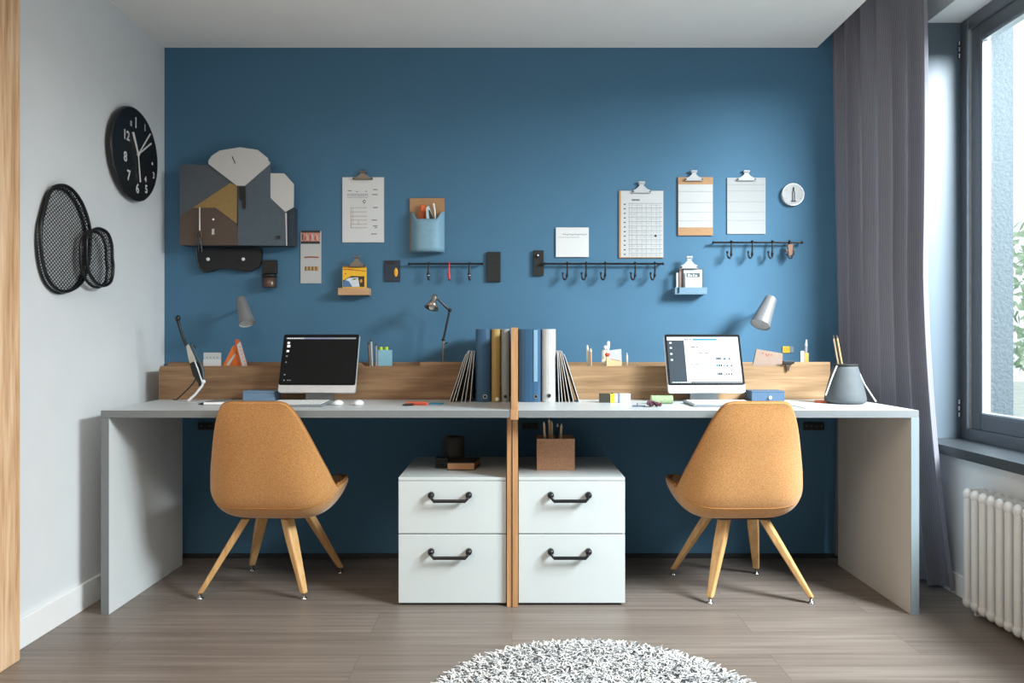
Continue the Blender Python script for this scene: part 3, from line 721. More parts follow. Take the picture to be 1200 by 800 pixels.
# tall plan sheet on clipboard
D = Y0-0.004
t = thing('hanging_clipboard', 'clipboard holding a white plan sheet, beside the geometric organizer', 'clipboard', (X(425,D), D, Z(284,D)), group='clipboards on the blue wall')
wbox(MB(), 401, 207.5, 450, 284, D, Y0, mat('board_pale','#c2c6c7',0.7)).build('board', t)
s = MB(); wbox(s, 401.4, 208, 449.7, 283.6, D-.0012, D-.0002, paper); e = D-.0016
rn = random.Random(11)
for y in (227.2, 228.8): 
    for k in range(11): wline(s, 407+k*2.3, y, 407+k*2.3+rn.uniform(1.2,2.1), y+.8, e, ink_l)
wline(s, 407.5, 223, 412, 224, e, ink_l); wline(s, 417, 224, 420, 224.8, e, ink_l); wline(s, 428, 223.6, 430, 224.6, e, ink_l); wline(s, 407, 231.2, 431, 231.6, e, ink_l)
for y, x0, x1 in ((221.5,437,442.5),(227.3,436,442.5),(242.5,437,442.8),(257.2,435.5,442),(264,437,442.5),(266,439,442),(273.5,435,441.5)):
    wline(s, x0, y, x1, y+1.2, e, ink_l)
for k in range(8):
    a = k*PI/4; 
    if k != 0: s.cyl(V(427+1.5*math.cos(a), 236.2+1.7*math.sin(a), e), V(427+1.5*math.cos(a+PI/4), 236.2+1.7*math.sin(a+PI/4), e), .0016, .0016, ink, 6)
for y in (243,248,253,257.5,262.5,266.5): wline(s, 411, y, 430, y+.45, e, ink_red)
wline(s, 411, 267.3, 411.5, 243, e, ink_red); wline(s, 413.5, 262, 413.8, 243, e, ink_red); wline(s, 420, 264, 420.3, 258, e, ink_red)
s.build('sheet', t)
clip_shape(425, 210.5, D-.006, 23, 10.2, clip_bronze).build('clip', t)
# schedule clipboard
D = Y0-0.006
t = thing('hanging_clipboard', 'clipboard with a printed schedule table, directly above the long hook rail', 'clipboard', (X(752,D), D, Z(302,D)), group='clipboards on the blue wall')
wbox(MB(), 725.3, 223.3, 777.6, 302.2, D, Y0, tan).build('board', t, bevel=0.001)
s = MB(); wbox(s, 727.4, 223.6, 777.2, 301.2, D-.0012, D-.0002, paper_w); e = D-.0016
for k in range(7): wline(s, 740.5+k*1.35, 233.3, 741.5+k*1.35, 235+(.3 if k%2 else 0), e, ink)
for k in range(12):
    y = 238+k*5.33
    wline(s, 736.5, y, 776, y+.5, e, ink_l)
    for q in range(16):
        if rn.random() < .75: wline(s, 737.5+q*2.3, y+2, 737.5+q*2.3+rn.uniform(.8,1.9), y+2.6, e, rule)
    wline(s, 731, y+.6, 733.2, y+1.9, e, ink)
for x in (737,740.5,746,752,757,763,769,773): wline(s, x, 301, x+.35, 238, e, ink_red if x in (737,746,757) else rule)
s.cyl(V(768.2,276.3,e), V(768.2,276.3,e-.001), .0058, .0058, ink, 14)
s.build('sheet', t)
clip_shape(752, 226, D-.006, 21.5, 13.2, clip_white).build('clip', t)
# wooden clipboard with lined note
D = Y0-0.008
t = thing('hanging_clipboard', 'wooden clipboard with a short lined white sheet leaving wood above and below', 'clipboard', (X(815,D), D, Z(276,D)), group='clipboards on the blue wall')
wbox(MB(), 794.6, 207.4, 835.6, 275.8, D, Y0, tan).build('board', t, bevel=0.001)
s = MB(); wbox(s, 795, 216, 835.2, 266.4, D-.0012, D-.0002, paper_w); e = D-.0016
for y in (224,237,248.5,258.5): wline(s, 795, y, 835.2, y+.55, e, rule)
s.build('sheet', t)
clip_shape(813.4, 211.8, D-.006, 20.5, 12, clip_white).build('clip', t)
# plain lined clipboard
D = Y0-0.004
t = thing('hanging_clipboard', 'clipboard fully covered by a pale lined sheet, nearest the small white dial', 'clipboard', (X(874,D), D, Z(274,D)), group='clipboards on the blue wall')
wbox(MB(), 852, 208.2, 897, 274.2, D, Y0, mat('board_pale','#c2c6c7',0.7)).build('board', t, bevel=0.001)
s = MB(); wbox(s, 852.3, 208.5, 896.6, 273.8, D-.0012, D-.0002, mat('paper_shade','#a6a9ab',0.85,vary=.01)); e = D-.0016
for y in (216,223.6,236.2,248,258): wline(s, 852.3, y, 896.6, y+.5, e, rule)
s.build('sheet', t)
clip_shape(875, 211.6, D-.006, 21.5, 11.8, clip_white).build('clip', t)
# square memo
D = Y0-0.008
s = MB(); wbox(s, 651.5, 266.4, 690, 301, D, D+.0015, paper)
for k in range(13): 
    wline(s, 659.5+k*2.2, 274+(k%3)*.25, 659.5+k*2.2+1.5, 275+(k%3)*.3, D-.0004, ink_l)
    if k < 11: wline(s, 655+k*2.2, 277.6, 655+k*2.2+1.4, 278.3, D-.0004, ink_l)
s.cyl((X(670,D),D+.0016,Z(269,D)), (X(670,D),Y0,Z(269,D)), .004, .004, chrome, 8)
tag(s.build('hanging_note'), 'square white note with a line of small writing, above the long hook rail', 'note')
# tall card strip
D = Y0-0.003
s = MB(); wbox(s, 352.2, 270.6, 376.4, 331.8, D, Y0, paper_w); e = D-.0005
wline(s, 352.6, 272.6, 375.2, 270.0, e, ink); wline(s, 352.6, 285.6, 374.8, 282.6, e, ink)
pk = mat('print_pink', '#c98b80', 0.7, vary=0.5, scale=160)
wline(s, 352.8, 282.6, 375, 272.6, e, pk)
for k in range(7): wline(s, 354+k*2.9, 281, 355.4+k*2.9, 274+(k*7%4), e-.0003, ink if k in (0,) else mat('print_red','#a2463c',0.7) if k % 2 else paper_w)
wpoly(s, [(356,300.8),(364,300.2),(374,300.8),(373,302.2),(364,301.8),(357,302.2)], e-.0004, .0004, mat('print_brown','#8c4a2e',0.7))
for k in range(8): wpoly(s, [(357+k*2.05,312.3),(359.05+k*2.05,312),(359.05+k*2.05,316.9),(357+k*2.05,317.2)], e-.0004, .0004, [mat('print_brown2','#7a5a3a',0.7), mat('print_tan','#b59a68',0.7)][k%2])
tag(s.build('hanging_card'), 'tall narrow white card strip with small prints, beside the geometric organizer', 'card')
# dark card with yellow oval
D = Y0-0.006
t = thing('hanging_card', 'small dark navy card with a yellow oval, above the desk with the dark screen', 'card', (X(460,D), D, Z(330,D)))
wbox(MB(), 450.2, 305, 469, 329.8, D, Y0, navy).build('card_plate', t, bevel=0.001)
wbox(MB(), 451.6, 306, 463, 309, D-.002, D-.0003, black).build('bar', t)
o = MB().ball(V(464, 319, D-.001), .011, mat('yellow_gloss','#e6a72e',0.25), 18, 10, (.85,.3,1.9)).build('oval', t); o.data.update()
# black plates and rails
def rail(px0, px1, py, lb, hooks, plate=None, tip=True):
    d = WALL_Y-.028; t = thing('hook_rail', lb, 'hook rail', (X((px0+px1)/2,d), d, Z(py+20,d)), group='black hook rails')
    r = MB().cyl(V(px0,py,d), V(px1,py,d), .0048, .0048, black_metal, 12)
    r.ball(V(px1,py,d), .0068, black_metal, 10, 6)
    if not plate: r.ball(V(px0,py,d), .0068, black_metal, 10, 6)
    r.build('rail', t)
    for px in ([] if plate else [px0+2])+[px1-2]:
        MB().cyl(V(px,py,d), (X(px,d),Y0,Z(py,d)), .0035, .0035, black_metal, 8).build('standoff', t)
    if plate:
        a, b, c, e_ = plate; p = wbox(MB(), a, b, c, e_, WALL_Y-.016, Y0, charcoal).build('mounting_plate', t, bevel=0.0015)
        MB().box(X(px0-3,d), X(px0+1,d), d-.003, WALL_Y-.0165, Z(py+1.5,d), Z(py-1.5,d), black_metal).build('bracket', t)
        k = MB(); k.cyl(V(630.6,299.5,WALL_Y-.0162), V(630.6,299.5,WALL_Y-.026), .0085, .0085, black_metal, 14); k.ball(V(630.4,299,WALL_Y-.027), .0045, silver_w, 10, 6); k.build('knob', p)
    for px in hooks:
        h = MB(); x, z = X(px,d), Z(py,d); y = d
        pts = [(x+.001,y+.004,z+.0068),(x+.002,y-.0068,z+.005),(x+.0015,y-.0075,z-.012),(x,y-.0075,z-.045),(x-.003,y-.009,z-.060)]
        for q in range(7):
            a = PI*q/6; pts.append((x-.003-.011*(1-math.cos(a))*.5*1.5, y-.012-.006*math.sin(a), z-.062-.015*math.sin(a)))
        pts.append((x-.021, y-.014, z-.046))
        if not tip: pts = pts[:-1]
        h.tube(pts, .0042, black_metal, 8); h.ball(pts[-1], .0055, black_metal, 8, 6)
        h.ball((x,y-.008,z-.052), .0062, black_metal, 8, 6, (1,1,1.8))
        h.build('hook', t)
    return t, d
rail(638, 777, 309, 'long black hook rail with five hooks, starting at a black plate with a knob', (664.5,686.5,709,744,767), (625, 293.2, 637.2, 322.8))
_, dr = rail(836, 940, 284, 'black hook rail below the pale lined clipboards, with a copper clip on it', (856.5,881,904.5))
_, dl = rail(479.5, 565, 309, 'short black rail with two black hangers and one red one on it', ())
def hanger(px, m, lb, dark):
    x, z, y = X(px,dl), Z(309,dl), dl
    t = thing('hanging_strap', lb, 'hanger', (x,y,Z(328,dl)), group='straps hanging from the short rail')
    l = MB().tube([(x,y+.0062,z-.012),(x,y+.0065,z+.003),(x,y,z+.0078),(x,y-.0065,z+.003),(x-.0005,y-.0072,z-.02),(x-.001,y-.0075,z-.045)], [.003,.003,.003,.0035,.0042,.005], m, 8); l.build('loop', t)
    b = MB().cyl((x-.001,y-.0075,z-.044), (x+.001,y-.0075,z-.074), .0072, .006, dark, 12); b.ball((x+.001,y-.0075,z-.074), .0062, black, 10, 6); b.build('end_piece', t)
    MB().cyl((x-.001,y-.0075,z-.055), (x-.0008,y-.0075,z-.058), .0078, .0078, chrome if m is not red else red, 12).build('collar', t)
hanger(502.4, black, 'black strap hanging nearest the plan sheet on the short rail', black)
hanger(526.4, red, 'red strap hanging in the middle of the short rail', red)
hanger(550.2, black, 'black strap hanging nearest the black plate on the short rail', black)
# copper clip on the right rail
x, z, y = X(925,dr), Z(284,dr), dr
t = thing('hanging_clip', 'copper-coloured clip hanging at the end of the hook rail near the curtain', 'clip', (x,y,z-.08))
MB().tube([(x,y+.0085,z-.006),(x,y+.0085,z+.004),(x,y,z+.0088),(x,y-.0085,z+.004),(x,y-.009,z-.016)], .0032, black, 8).build('loop', t)
b = MB(); b.hexa([(x-.009,y-.014,z-.066),(x+.009,y-.014,z-.066),(x+.009,y-.006,z-.066),(x-.009,y-.006,z-.066)], [(x-.013,y-.014,z-.010),(x+.015,y-.014,z-.008),(x+.015,y-.006,z-.008),(x-.013,y-.006,z-.010)], copper)
b.build('clip_body', t, bevel=0.003)
w = MB(); w.tube([(x-.012,y-.016,z-.060),(x-.006,y-.017,z-.076),(x+.004,y-.017,z-.077),(x+.010,y-.016,z-.062)], .004, black, 8)
for s_ in (-1,1): w.ball((x+s_*.018,y-.012,z-.042), .0062, copper, 10, 6); w.ball((x+s_*.017,y-.012,z-.056), .005, gun, 10, 6); w.cyl((x+s_*.018,y-.011,z-.042), (x+s_*.006,y-.010,z-.042), .003, .003, gun, 8)
w.build('wire_spring', t)
D = WALL_Y-.014
t = thing('switch_plate', 'plain tall black plate at the end of the short rail', 'plate', (X(578,D), D, Z(330,D)))
wbox(MB(), 570.3, 295, 586.6, 330, D, Y0, charcoal).build('plate', t, bevel=0.002)
wbox(MB(), 576, 304, 581, 305.2, D-.0012, D-.0002, black).build('slot', t)
# small round dial
D = WALL_Y-.022; c = V(929.8, 227.6, D)
t = thing('round_dial_clock', 'small white round clock dial near the curtain', 'clock', (c.x, D, c.z-.055))
MB().cyl((c.x,Y0,c.z), (c.x,D+.002,c.z), .0525, .0525, silver, 40).build('case', t, bevel=0.002)
f = MB().cyl((c.x,D+.0018,c.z), (c.x,D,c.z), .050, .050, mat('dial_face','#a9acae',0.5), 40)
for a in (60, 120, 240, 300, 0, 180):
    q = Vector((math.sin(math.radians(a)), 0, math.cos(math.radians(a))))
    if a in (0, 180): continue
    f.cyl(c+q*.036+Vector((0,-.0002,0)), c+q*.043+Vector((0,-.0002,0)), .0011, .0011, ink_l, 6)
f.build('face', t)
h = MB(); h.tube([c+Vector((-.0045,-.003,-.032)), c+Vector((-.005,-.003,.008)), c+Vector((-.002,-.003,.018)), c+Vector((.002,-.003,.018)), c+Vector((.005,-.003,.008)), c+Vector((.0045,-.003,-.032))], .0014, ink, 6)
h.cyl(c+Vector((-.012,-.003,-.033)), c+Vector((.012,-.003,-.033)), .0018, .0018, ink, 6); h.ball(c+Vector((0,-.003,.026)), .0045, ink, 10, 6, (.7,.4,2)); h.build('hand', t)

# pocket with board ------------------------------------------------------
D = WALL_Y-.012
t = thing('hanging_pocket', 'pale blue curved pocket on an oak board, holding cards and a pen', 'wall pocket', (X(500,D), D, Z(294,D)))
wbox(MB(), 480.2, 232, 520.8, 293.8, D, Y0, tan).build('board', t, bevel=0.001)
rows = []; zb = Z(294,D-.05)
for j in range(9):
    row = []
    for i in range(25):
        u = -1+2*i/24; x = X(500.3,D-.03)+u*.0815; y = D-.0005-.052*(1-abs(u)**3.2)
        k = max(0, min(1, (0.92-abs(u))/.40)); k = k*k*(3-2*k)
        zt = Z(247.5,D-.02)-k*.041
        row.append(Vector((x, y, zb+(zt-zb)*j/8)))
    rows.append(row)
p = MB().grid(rows, pale_blue); base = [rows[0][i] for i in range(25)]
p.add(base, [list(range(25))], pale_blue); p.build('pocket', t, solid=0.002)
def leancard(name, pts, d, th, m, label, cat, group=None, extra=None):
    mb = MB(); wpoly(mb, pts, d, th, m)
    if extra: extra(mb)
    o = mb.build(name); tag(o, label, cat, group); return o
leancard('booklet', [(490,290),(491,248),(493,239),(497,240),(502,243),(505,290)], D-.022, .008, rust, 'rust orange booklet in the pale blue pocket', 'booklet', None,
  lambda mb: wpoly(mb, [(493.5,246),(493.8,239.5),(497,240.4),(500,243),(499,248)], D-.0228, .0006, mat('orange_tip','#e06a35',0.6)))
leancard('folded_card', [(501,290),(499.2,243),(502.5,241),(508.6,257),(511,290)], D-.034, .004, mat('card_pale_blue','#b9d5df',0.6), 'pale blue and black folded card in the pocket', 'card', None,
  lambda mb: wpoly(mb, [(504,262),(502,246),(503.6,246),(508.2,256),(507,262)], D-.0346, .0005, ink))
t = thing('white_pen', 'white pen sticking out of the pale blue pocket', 'pen', V(511,290,D-.024))
MB().cyl(V(512,288,D-.024), V(509.5,246,D-.020), .0038, .0038, white_pl, 12).build('barrel', t); MB().cyl(V(509.5,246,D-.020), V(508,238.5,D-.019), .0045, .0045, silver_w, 12).build('cap', t)

# oak ledge with photo cards ---------------------------------------------
def ledge(x0, x1, y0, y1, m, lb, dep):
    t = thing('picture_ledge', lb, 'ledge', (X((x0+x1)/2,WALL_Y-dep), WALL_Y-dep, Z(y1,WALL_Y-dep)))
    D = WALL_Y-dep; b = MB(); zb, zt = Z(y1,D), Z(y0,D)
    b.box(X(x0,D), X(x1,D), D, D+.007, zb, zt, m); [b.box(a_, a_+.005, D+.007, Y0, zb, zt, m) for a_ in (X(x0,D), X(x1,D)-.005)]; b.build('front_lip', t, bevel=0.0012)
    b = MB().box(X(x0,D)+.0055, X(x1,D)-.0055, D+.0075, Y0, zb, zb+.008, m); b.build('shelf', t, bevel=0.001)
    return t, zb+.0085
t, z0 = ledge(396, 432, 337.2, 345.6, wood('oak_small','#a57f5c','#bf9a76','#cfac88','X'), 'small oak ledge holding a yellow photo card', .06)
def stand_card(name, px0, px1, py0, d, z0, th, m, lb, cat, deco=None):
    mb = MB(); mb.box(X(px0,d), X(px1,d), d, d+th, z0, Z(py0,d), m)
    if deco: deco(mb, d)
    o = mb.build(name); tag(o, lb, cat); return o
def deco1(mb, d):
    e = d-.0005
    wpoly(mb, [(401.4,315.2),(410,315),(417,315.9),(429,317.4),(429,318.2),(417,316.8),(401.4,316)], e, .0004, mat('deco_red','#b5532c',0.7))
    wpoly(mb, [(402,336),(402,328.5),(409,324.5),(412,323.2),(424,323.6),(427,323.6),(427,336)], e, .0004, mat('deco_dark','#3d2f22',0.7))
    wpoly(mb, [(402,336),(402.3,330.5),(404.5,328),(409,328.5),(413,336)], e-.0004, .0004, mat('deco_blue','#4f78a4',0.7))
    wpoly(mb, [(404.5,328),(409,325.5),(419.5,324.8),(420.5,330),(421.5,336),(413,336),(409,329.4)], e-.0007, .0004, mat('deco_white','#ccd6df',0.7,vary=.2,scale=60))
    wpoly(mb, [(412.3,327.2),(415,325.8),(418.5,326.6),(415,328)], e-.001, .0004, mat('deco_green','#6d7f4e',0.7))
    wpoly(mb, [(421.5,327.8),(424,326.8),(424.8,330),(422.5,331.4)], e-.001, .0004, mat('deco_gold','#c9953a',0.7))
    wline(mb, 404.2, 321.3, 405.8, 319.8, e, mat('deco_red','#b5532c',0.7))
stand_card('photo_card', 401.4, 429.6, 313.4, WALL_Y-.045, z0, .003, yellow, 'yellow card with a printed photo, standing in the oak ledge', 'card', deco1)
stand_card('photo_card', 401.8, 428.6, 311.8, WALL_Y-.034, z0, .003, mat('card_amber','#c98a3a',0.6), 'amber card behind the yellow photo card in the oak ledge', 'card')
mb = clip_shape(418, 312.8, WALL_Y-.050, 19, 12.6, clip_bronze); tag(mb.build('binder_clip'), 'dark metal clip gripping the cards in the oak ledge', 'clip')
# pale blue ledge -----------------------------------------------------------
t, z0 = ledge(791, 828.6, 336.6, 344.8, mat('ledge_blue','#6a8ca3',0.5), 'pale blue ledge holding small white cards', .06)
def deco2(mb, d):
    e = d-.0005
    wline(mb, 804.5, 324.6, 820, 320, e, mat('deco_slate','#44545f',0.7))
    for k, (a, b) in enumerate(((806,808.6),(809.4,811),(812,813.4),(814.4,817))): wline(mb, a, 324, b, 320.8+(k%2), e-.0004, paper_grey)
    wline(mb, 805, 332.8, 812, 333, e, rule)
stand_card('small_card', 803, 820.8, 318.8, WALL_Y-.048, z0, .002, paper_w, 'white card with a dark heading band, front card in the pale blue ledge', 'card', deco2)
stand_card('small_card', 801, 822.6, 315.8, WALL_Y-.041, z0, .002, paper_grey, 'pale card just behind the white headed card in the pale blue ledge', 'card')
stand_card('small_card', 799.8, 824.6, 314.4, WALL_Y-.034, z0, .003, mat('card_slate','#4c5d69',0.7), 'slate card at the back of the pale blue ledge', 'card')
stand_card('small_card', 796.4, 801.2, 314.5, WALL_Y-.030, z0, .004, mat('card_rose','#b79a90',0.7), 'narrow rose card at the side of the pale blue ledge', 'card')
stand_card('small_card', 792.6, 796.2, 319.4, WALL_Y-.046, z0, .004, paper_w, 'slim white card standing next to the dark pen in the pale blue ledge', 'card')
mb = clip_shape(808, 314.6, WALL_Y-.050, 20, 14.4, clip_white); tag(mb.build('binder_clip'), 'white metal clip above the pale blue ledge', 'clip')
dd = WALL_Y-.0640
t = thing('hanging_pen', 'thin dark pen clipped on the front of the pale blue ledge', 'pen', V(795.6,343,dd)); 
MB().cyl(V(795.6,343,dd), V(795.6,319,dd), .0028, .0028, navy, 10).build('barrel', t); MB().cyl(V(795.6,319,dd), V(795.8,315.5,dd), .0026, .0012, charcoal, 10).build('tip', t)

# geometric organizer -------------------------------------------------------
zz = lambda L: [(190+a/4.0, 150+b/4.0) for a, b in L]
D = WALL_Y-.085
t = thing('hanging_organizer', 'geometric cabinet of overlapping grey, brown, ochre and white panels', 'wall cabinet', (X(275,D), D, Z(289,D)))
wpoly(MB(), [(211.5,193.5),(309,193.5),(309,207),(332,214),(336.5,287),(211.5,287)], D+.006, Y0-D-.006, darkback).build('back_box', t)
def pan(pts, d, th, m, name='panel', lb=None):
    o = wpoly(MB(), zz(pts), d, th, m).build(name, t, bevel=0.0006)
    if lb: lab(o, lb)
    return o
pan([(577,390),(617,370),(617,552),(440,552),(440,545),(577,548)], D+.012, .06, darkback, 'side_panel', 'dark side strip')
pan([(83,172),(215,172),(352,258),(352,285),(145,376),(83,414)], D, .005, slate, 'panel', 'slate grey panel')
pan([(83,412),(146,373),(250,373),(348,448),(356,470),(356,549),(83,549)], D-.001, .005, brown, 'panel', 'brown panel')
pan([(143,374),(320,257),(352,268),(350,448),(250,373)], D-.003, .002, ochre, 'panel', 'ochre panel')
pan([(355,272),(390,270),(507,168),(508,330),(576,394),(582,551),(355,549)], D-.002, .006, slate2, 'panel', 'blue grey panel')
pan([(217,153),(232,130),(270,105),(365,90),(448,102),(495,140),(497,152),(506,160),(503,170),(387,270),(350,270),(217,168)], D-.008, .005, grey_white, 'panel', 'white fan-shaped panel')
pan([(508,212),(572,212),(617,262),(616,370),(577,393),(508,328)], D-.001, .005, grey_white, 'panel', 'white angular panel')
pan([(360,276),(389,276),(390,372),(384,380),(376,374),(375,345),(362,334)], D-.0105, .003, black, 'handle', 'black handle slot')
pan([(326,134),(330,132),(344,164),(341,167)], D-.0092, .001, ink, 'slit')
pan([(577,396),(584,398),(586,550),(581,551)], D-.0035, .002, silver, 'edge_strip')
MB().cyl(V(190+240/4,150+428/4,D-.0012), V(190+240/4,150+428/4,D-.004), .005, .005, silver_w, 12).build('stud', t)
pan([(233,473),(244,471),(244,499),(232,499)], D-.0025, .0014, grey_white, 'tag')
MB().cyl(V(190+545/4,150+512/4,D-.0022), V(190+545/4,150+512/4,D-.012), .008, .007, black, 14).build('knob', t)
# rod and scissors hanging in front of the brown panel
dd = D-.016
t = thing('hanging_scissors', 'scissors hanging from a thin silver rod in front of the brown panel', 'scissors', V(234,295,dd))
MB().tube([V(234,243.5,D-.003), V(234,243,dd), V(234,270,dd)], .0028, silver_w, 8).build('rod', t)
for s_ in (-1, 1):
    q = MB(); q.tube([V(234,270,dd), V(234-s_*1.6,273,dd), V(234-s_*2.4,277,dd), V(234+s_*.3,280,dd), V(234,270.5,dd)], .003, copper if s_ < 0 else black, 8)
    q.tube([V(234,278,dd), V(234+s_*1.4,286,dd), V(234+s_*(2.6 if s_ > 0 else 1.4),295,dd)], [.0045,.004,.0015], gun, 8); q.build('blade', t)
# black bean-shaped peg plate
D2 = WALL_Y-.03
t = thing('hanging_peg_plate', 'black bean-shaped plate with two pegs below the geometric cabinet', 'peg plate', V(268,320,D2))
B = [(160,564),(161,590),(165,625),(176,657),(200,676),(232,670),(265,658),(300,657),(340,666),(385,672),(425,668),(452,650),(464,615),(466,585),(462,564)]
wpoly(MB(), zz(B), D2, .02, charcoal).build('plate', t, bevel=0.002)
MB().tube([V(190+a/4,150+b/4,D2-.002) for a, b in ((160,565),(161,590),(165,625),(176,657),(198,677))], .0028, gun, 8).build('edge_wire', t)
for a in (215, 380):
    p = MB().cyl(V(190+a/4,304,D2-.0003), V(190+a/4,304,D2-.016), .006, .006, gun, 12); p.ball(V(190+a/4,303.6,D2-.018), .0085, silver_w, 12, 8); p.build('peg', t)
D3 = WALL_Y-.05
t = thing('hanging_cup', 'small brown metal cup held by a black square hook plate', 'cup holder', V(315,337,D3))
wbox(MB(), 307, 304.5, 324, 320.5, D3+.03, Y0, black).build('hook_plate', t, bevel=0.002)
zc0, zc1 = Z(336.5,D3), Z(321.5,D3); cx = X(314.6,D3)
MB().lathe([(.0001,zc0),(.032,zc0),(.033,zc0+.003),(.033,zc1),(.030,zc1),(.030,zc0+.006),(.0001,zc0+.006)], (cx,WALL_Y-.036,0), mat('cup_brown','#5a4a42',0.3,metal=0.5), 28).build('cup', t)
r = MB(); r.lathe([(.0335,zc1-.012),(.0355,zc1-.012),(.0355,zc1+.001),(.0335,zc1+.001),(.0335,zc1-.012)], (cx,WALL_Y-.036,0), black, 28); r.build('band', t)
# ================================================================== WALL LAMPS
def spot(ptop, pbot, d, r0, r1, lb, grp='grey spot lamps on the blue wall'):
    a, b = V(*ptop, d+.02), V(*pbot, d-.03); ax = (b-a).normalized()
    t = thing('spot_lamp', lb, 'lamp', (a.x, WALL_Y, b.z), group=grp)
    u = ax.orthogonal().normalized(); w = ax.cross(u); n = 32
    s = MB(); prof = [(0.0005,0,lamp_grey),(r0*.9,0,lamp_grey),(r0,.004,lamp_grey),(r1,(b-a).length,lamp_grey),(r1-.002,(b-a).length-.0005,lamp_grey),(r0-.003,.008,lamp_in),(0.0005,.008,lamp_in)]
    vs = []
    for r, h, _ in prof: vs += [a+ax*h+(u*math.cos(2*PI*k/n)+w*math.sin(2*PI*k/n))*r for k in range(n)]
    for j in range(len(prof)-1):
        s.add(vs[j*n:(j+2)*n], [(k,(k+1)%n,n+(k+1)%n,n+k) for k in range(n)], prof[j+1][2], True)
    s.build('lamp_shade', t)
    e = b-ax*.006; MB().cyl(e, e+ax*.001, r1-.004, r1-.004, mat('diffuser','#b5b7b9',0.5), 28).build('diffuser', t)
    m = a.lerp(b, .38); kk = WALL_Y/m.y; mw = Vector((m.x*(1+(kk-1)*.8), WALL_Y, CAM_Z+(m.z-CAM_Z)*(1+(kk-1)*.8)))
    MB().tube([m+Vector((0,r0*.8,0)), (mw.x, WALL_Y-.012, mw.z)], .007, lamp_grey, 10).build('arm', t)
    MB().cyl((mw.x,WALL_Y-.012,mw.z), (mw.x,Y0,mw.z), .02, .022, lamp_grey, 24).build('mount', t)
spot((282.3,349.3), (289.4,379.0), 3.42, .021, .036, 'grey tapered spot lamp above the orange folded cards')
spot((903.6,349.0), (890.6,380.5), 3.42, .026, .045, 'grey tapered spot lamp above the bright computer screen')

# ================================================================== LEFT WALL
def L(px, py, off=0.0):
    x = LEFT_X+off; d = x*FPX/(px-600.0); return Vector((x, d, Z(py, d)))
ctr = L(159.5, 181.0, .032); R = .200
t = thing('round_wall_clock'.replace('_wall',''), 'large black round clock on the pale wall', 'clock', (LEFT_X, ctr.y, ctr.z-R))
c = MB(); prof = [(0,0.0),(R-.012,0.0),(R-.004,.006),(R,.014),(R,.027),(R-.006,.033),(R-.012,.031),(0.0005,.031)]
n = 64; vs = []
for r, h in prof: vs += [Vector((LEFT_X+.0006+h, ctr.y+r*math.cos(2*PI*k/n), ctr.z+r*math.sin(2*PI*k/n))) for k in range(n)]
blk = mat('clock_black', '#17191b', 0.35)
c.add(vs, [(j*n+k, j*n+(k+1)%n, (j+1)*n+(k+1)%n, (j+1)*n+k) for j in range(len(prof)-1) for k in range(n)], blk, True)
c.build('case', t)
fx = LEFT_X+.0006+.0318
num = mat('clock_numeral', '#d7dadb', 0.5)
def on_face(px, py): q = L(px, py, .0324); return q
def put(txt, px, py, size, rot=0):
    q = on_face(px, py); M = Matrix.Translation((fx, q.y, q.z)) @ Matrix(((0,0,1,0),(1,0,0,0),(0,1,0,0),(0,0,0,1))) @ Matrix.Rotation(rot, 4, 'Z')
    MB().text(txt, M, size, num, True).build('numeral', t)
k = 80/533.0
F = lambda a, b: (120+a*k, 120+b*k)
put('II', *F(224,166), .030); put('1', *F(262,162), .062); put('1', *F(333,200), .042); put('12', *F(188,258), .055)
put('8', *F(180,425), .058); put('7', *F(206,572), .060); put('6', *F(274,675), .058); put('5', *F(343,680), .050); put('4', *F(337,602), .036); put('3', *F(400,572), .040); put('.', *F(390,445), .075)
hd = MB(); c0 = on_face(*F(273,405)); c0.x = fx+.004
for (a, b), w in (((232,232),.0055), ((366,247),.0036), ((372,322),.0042), ((289,622),.0036)):
    e = on_face(*F(a,b)); e.x = fx+.004; hd.tube([c0, e], [w*.8, w], num, 6)
hd.ball(c0, .008, num, 10, 6); hd.build('hands', t)

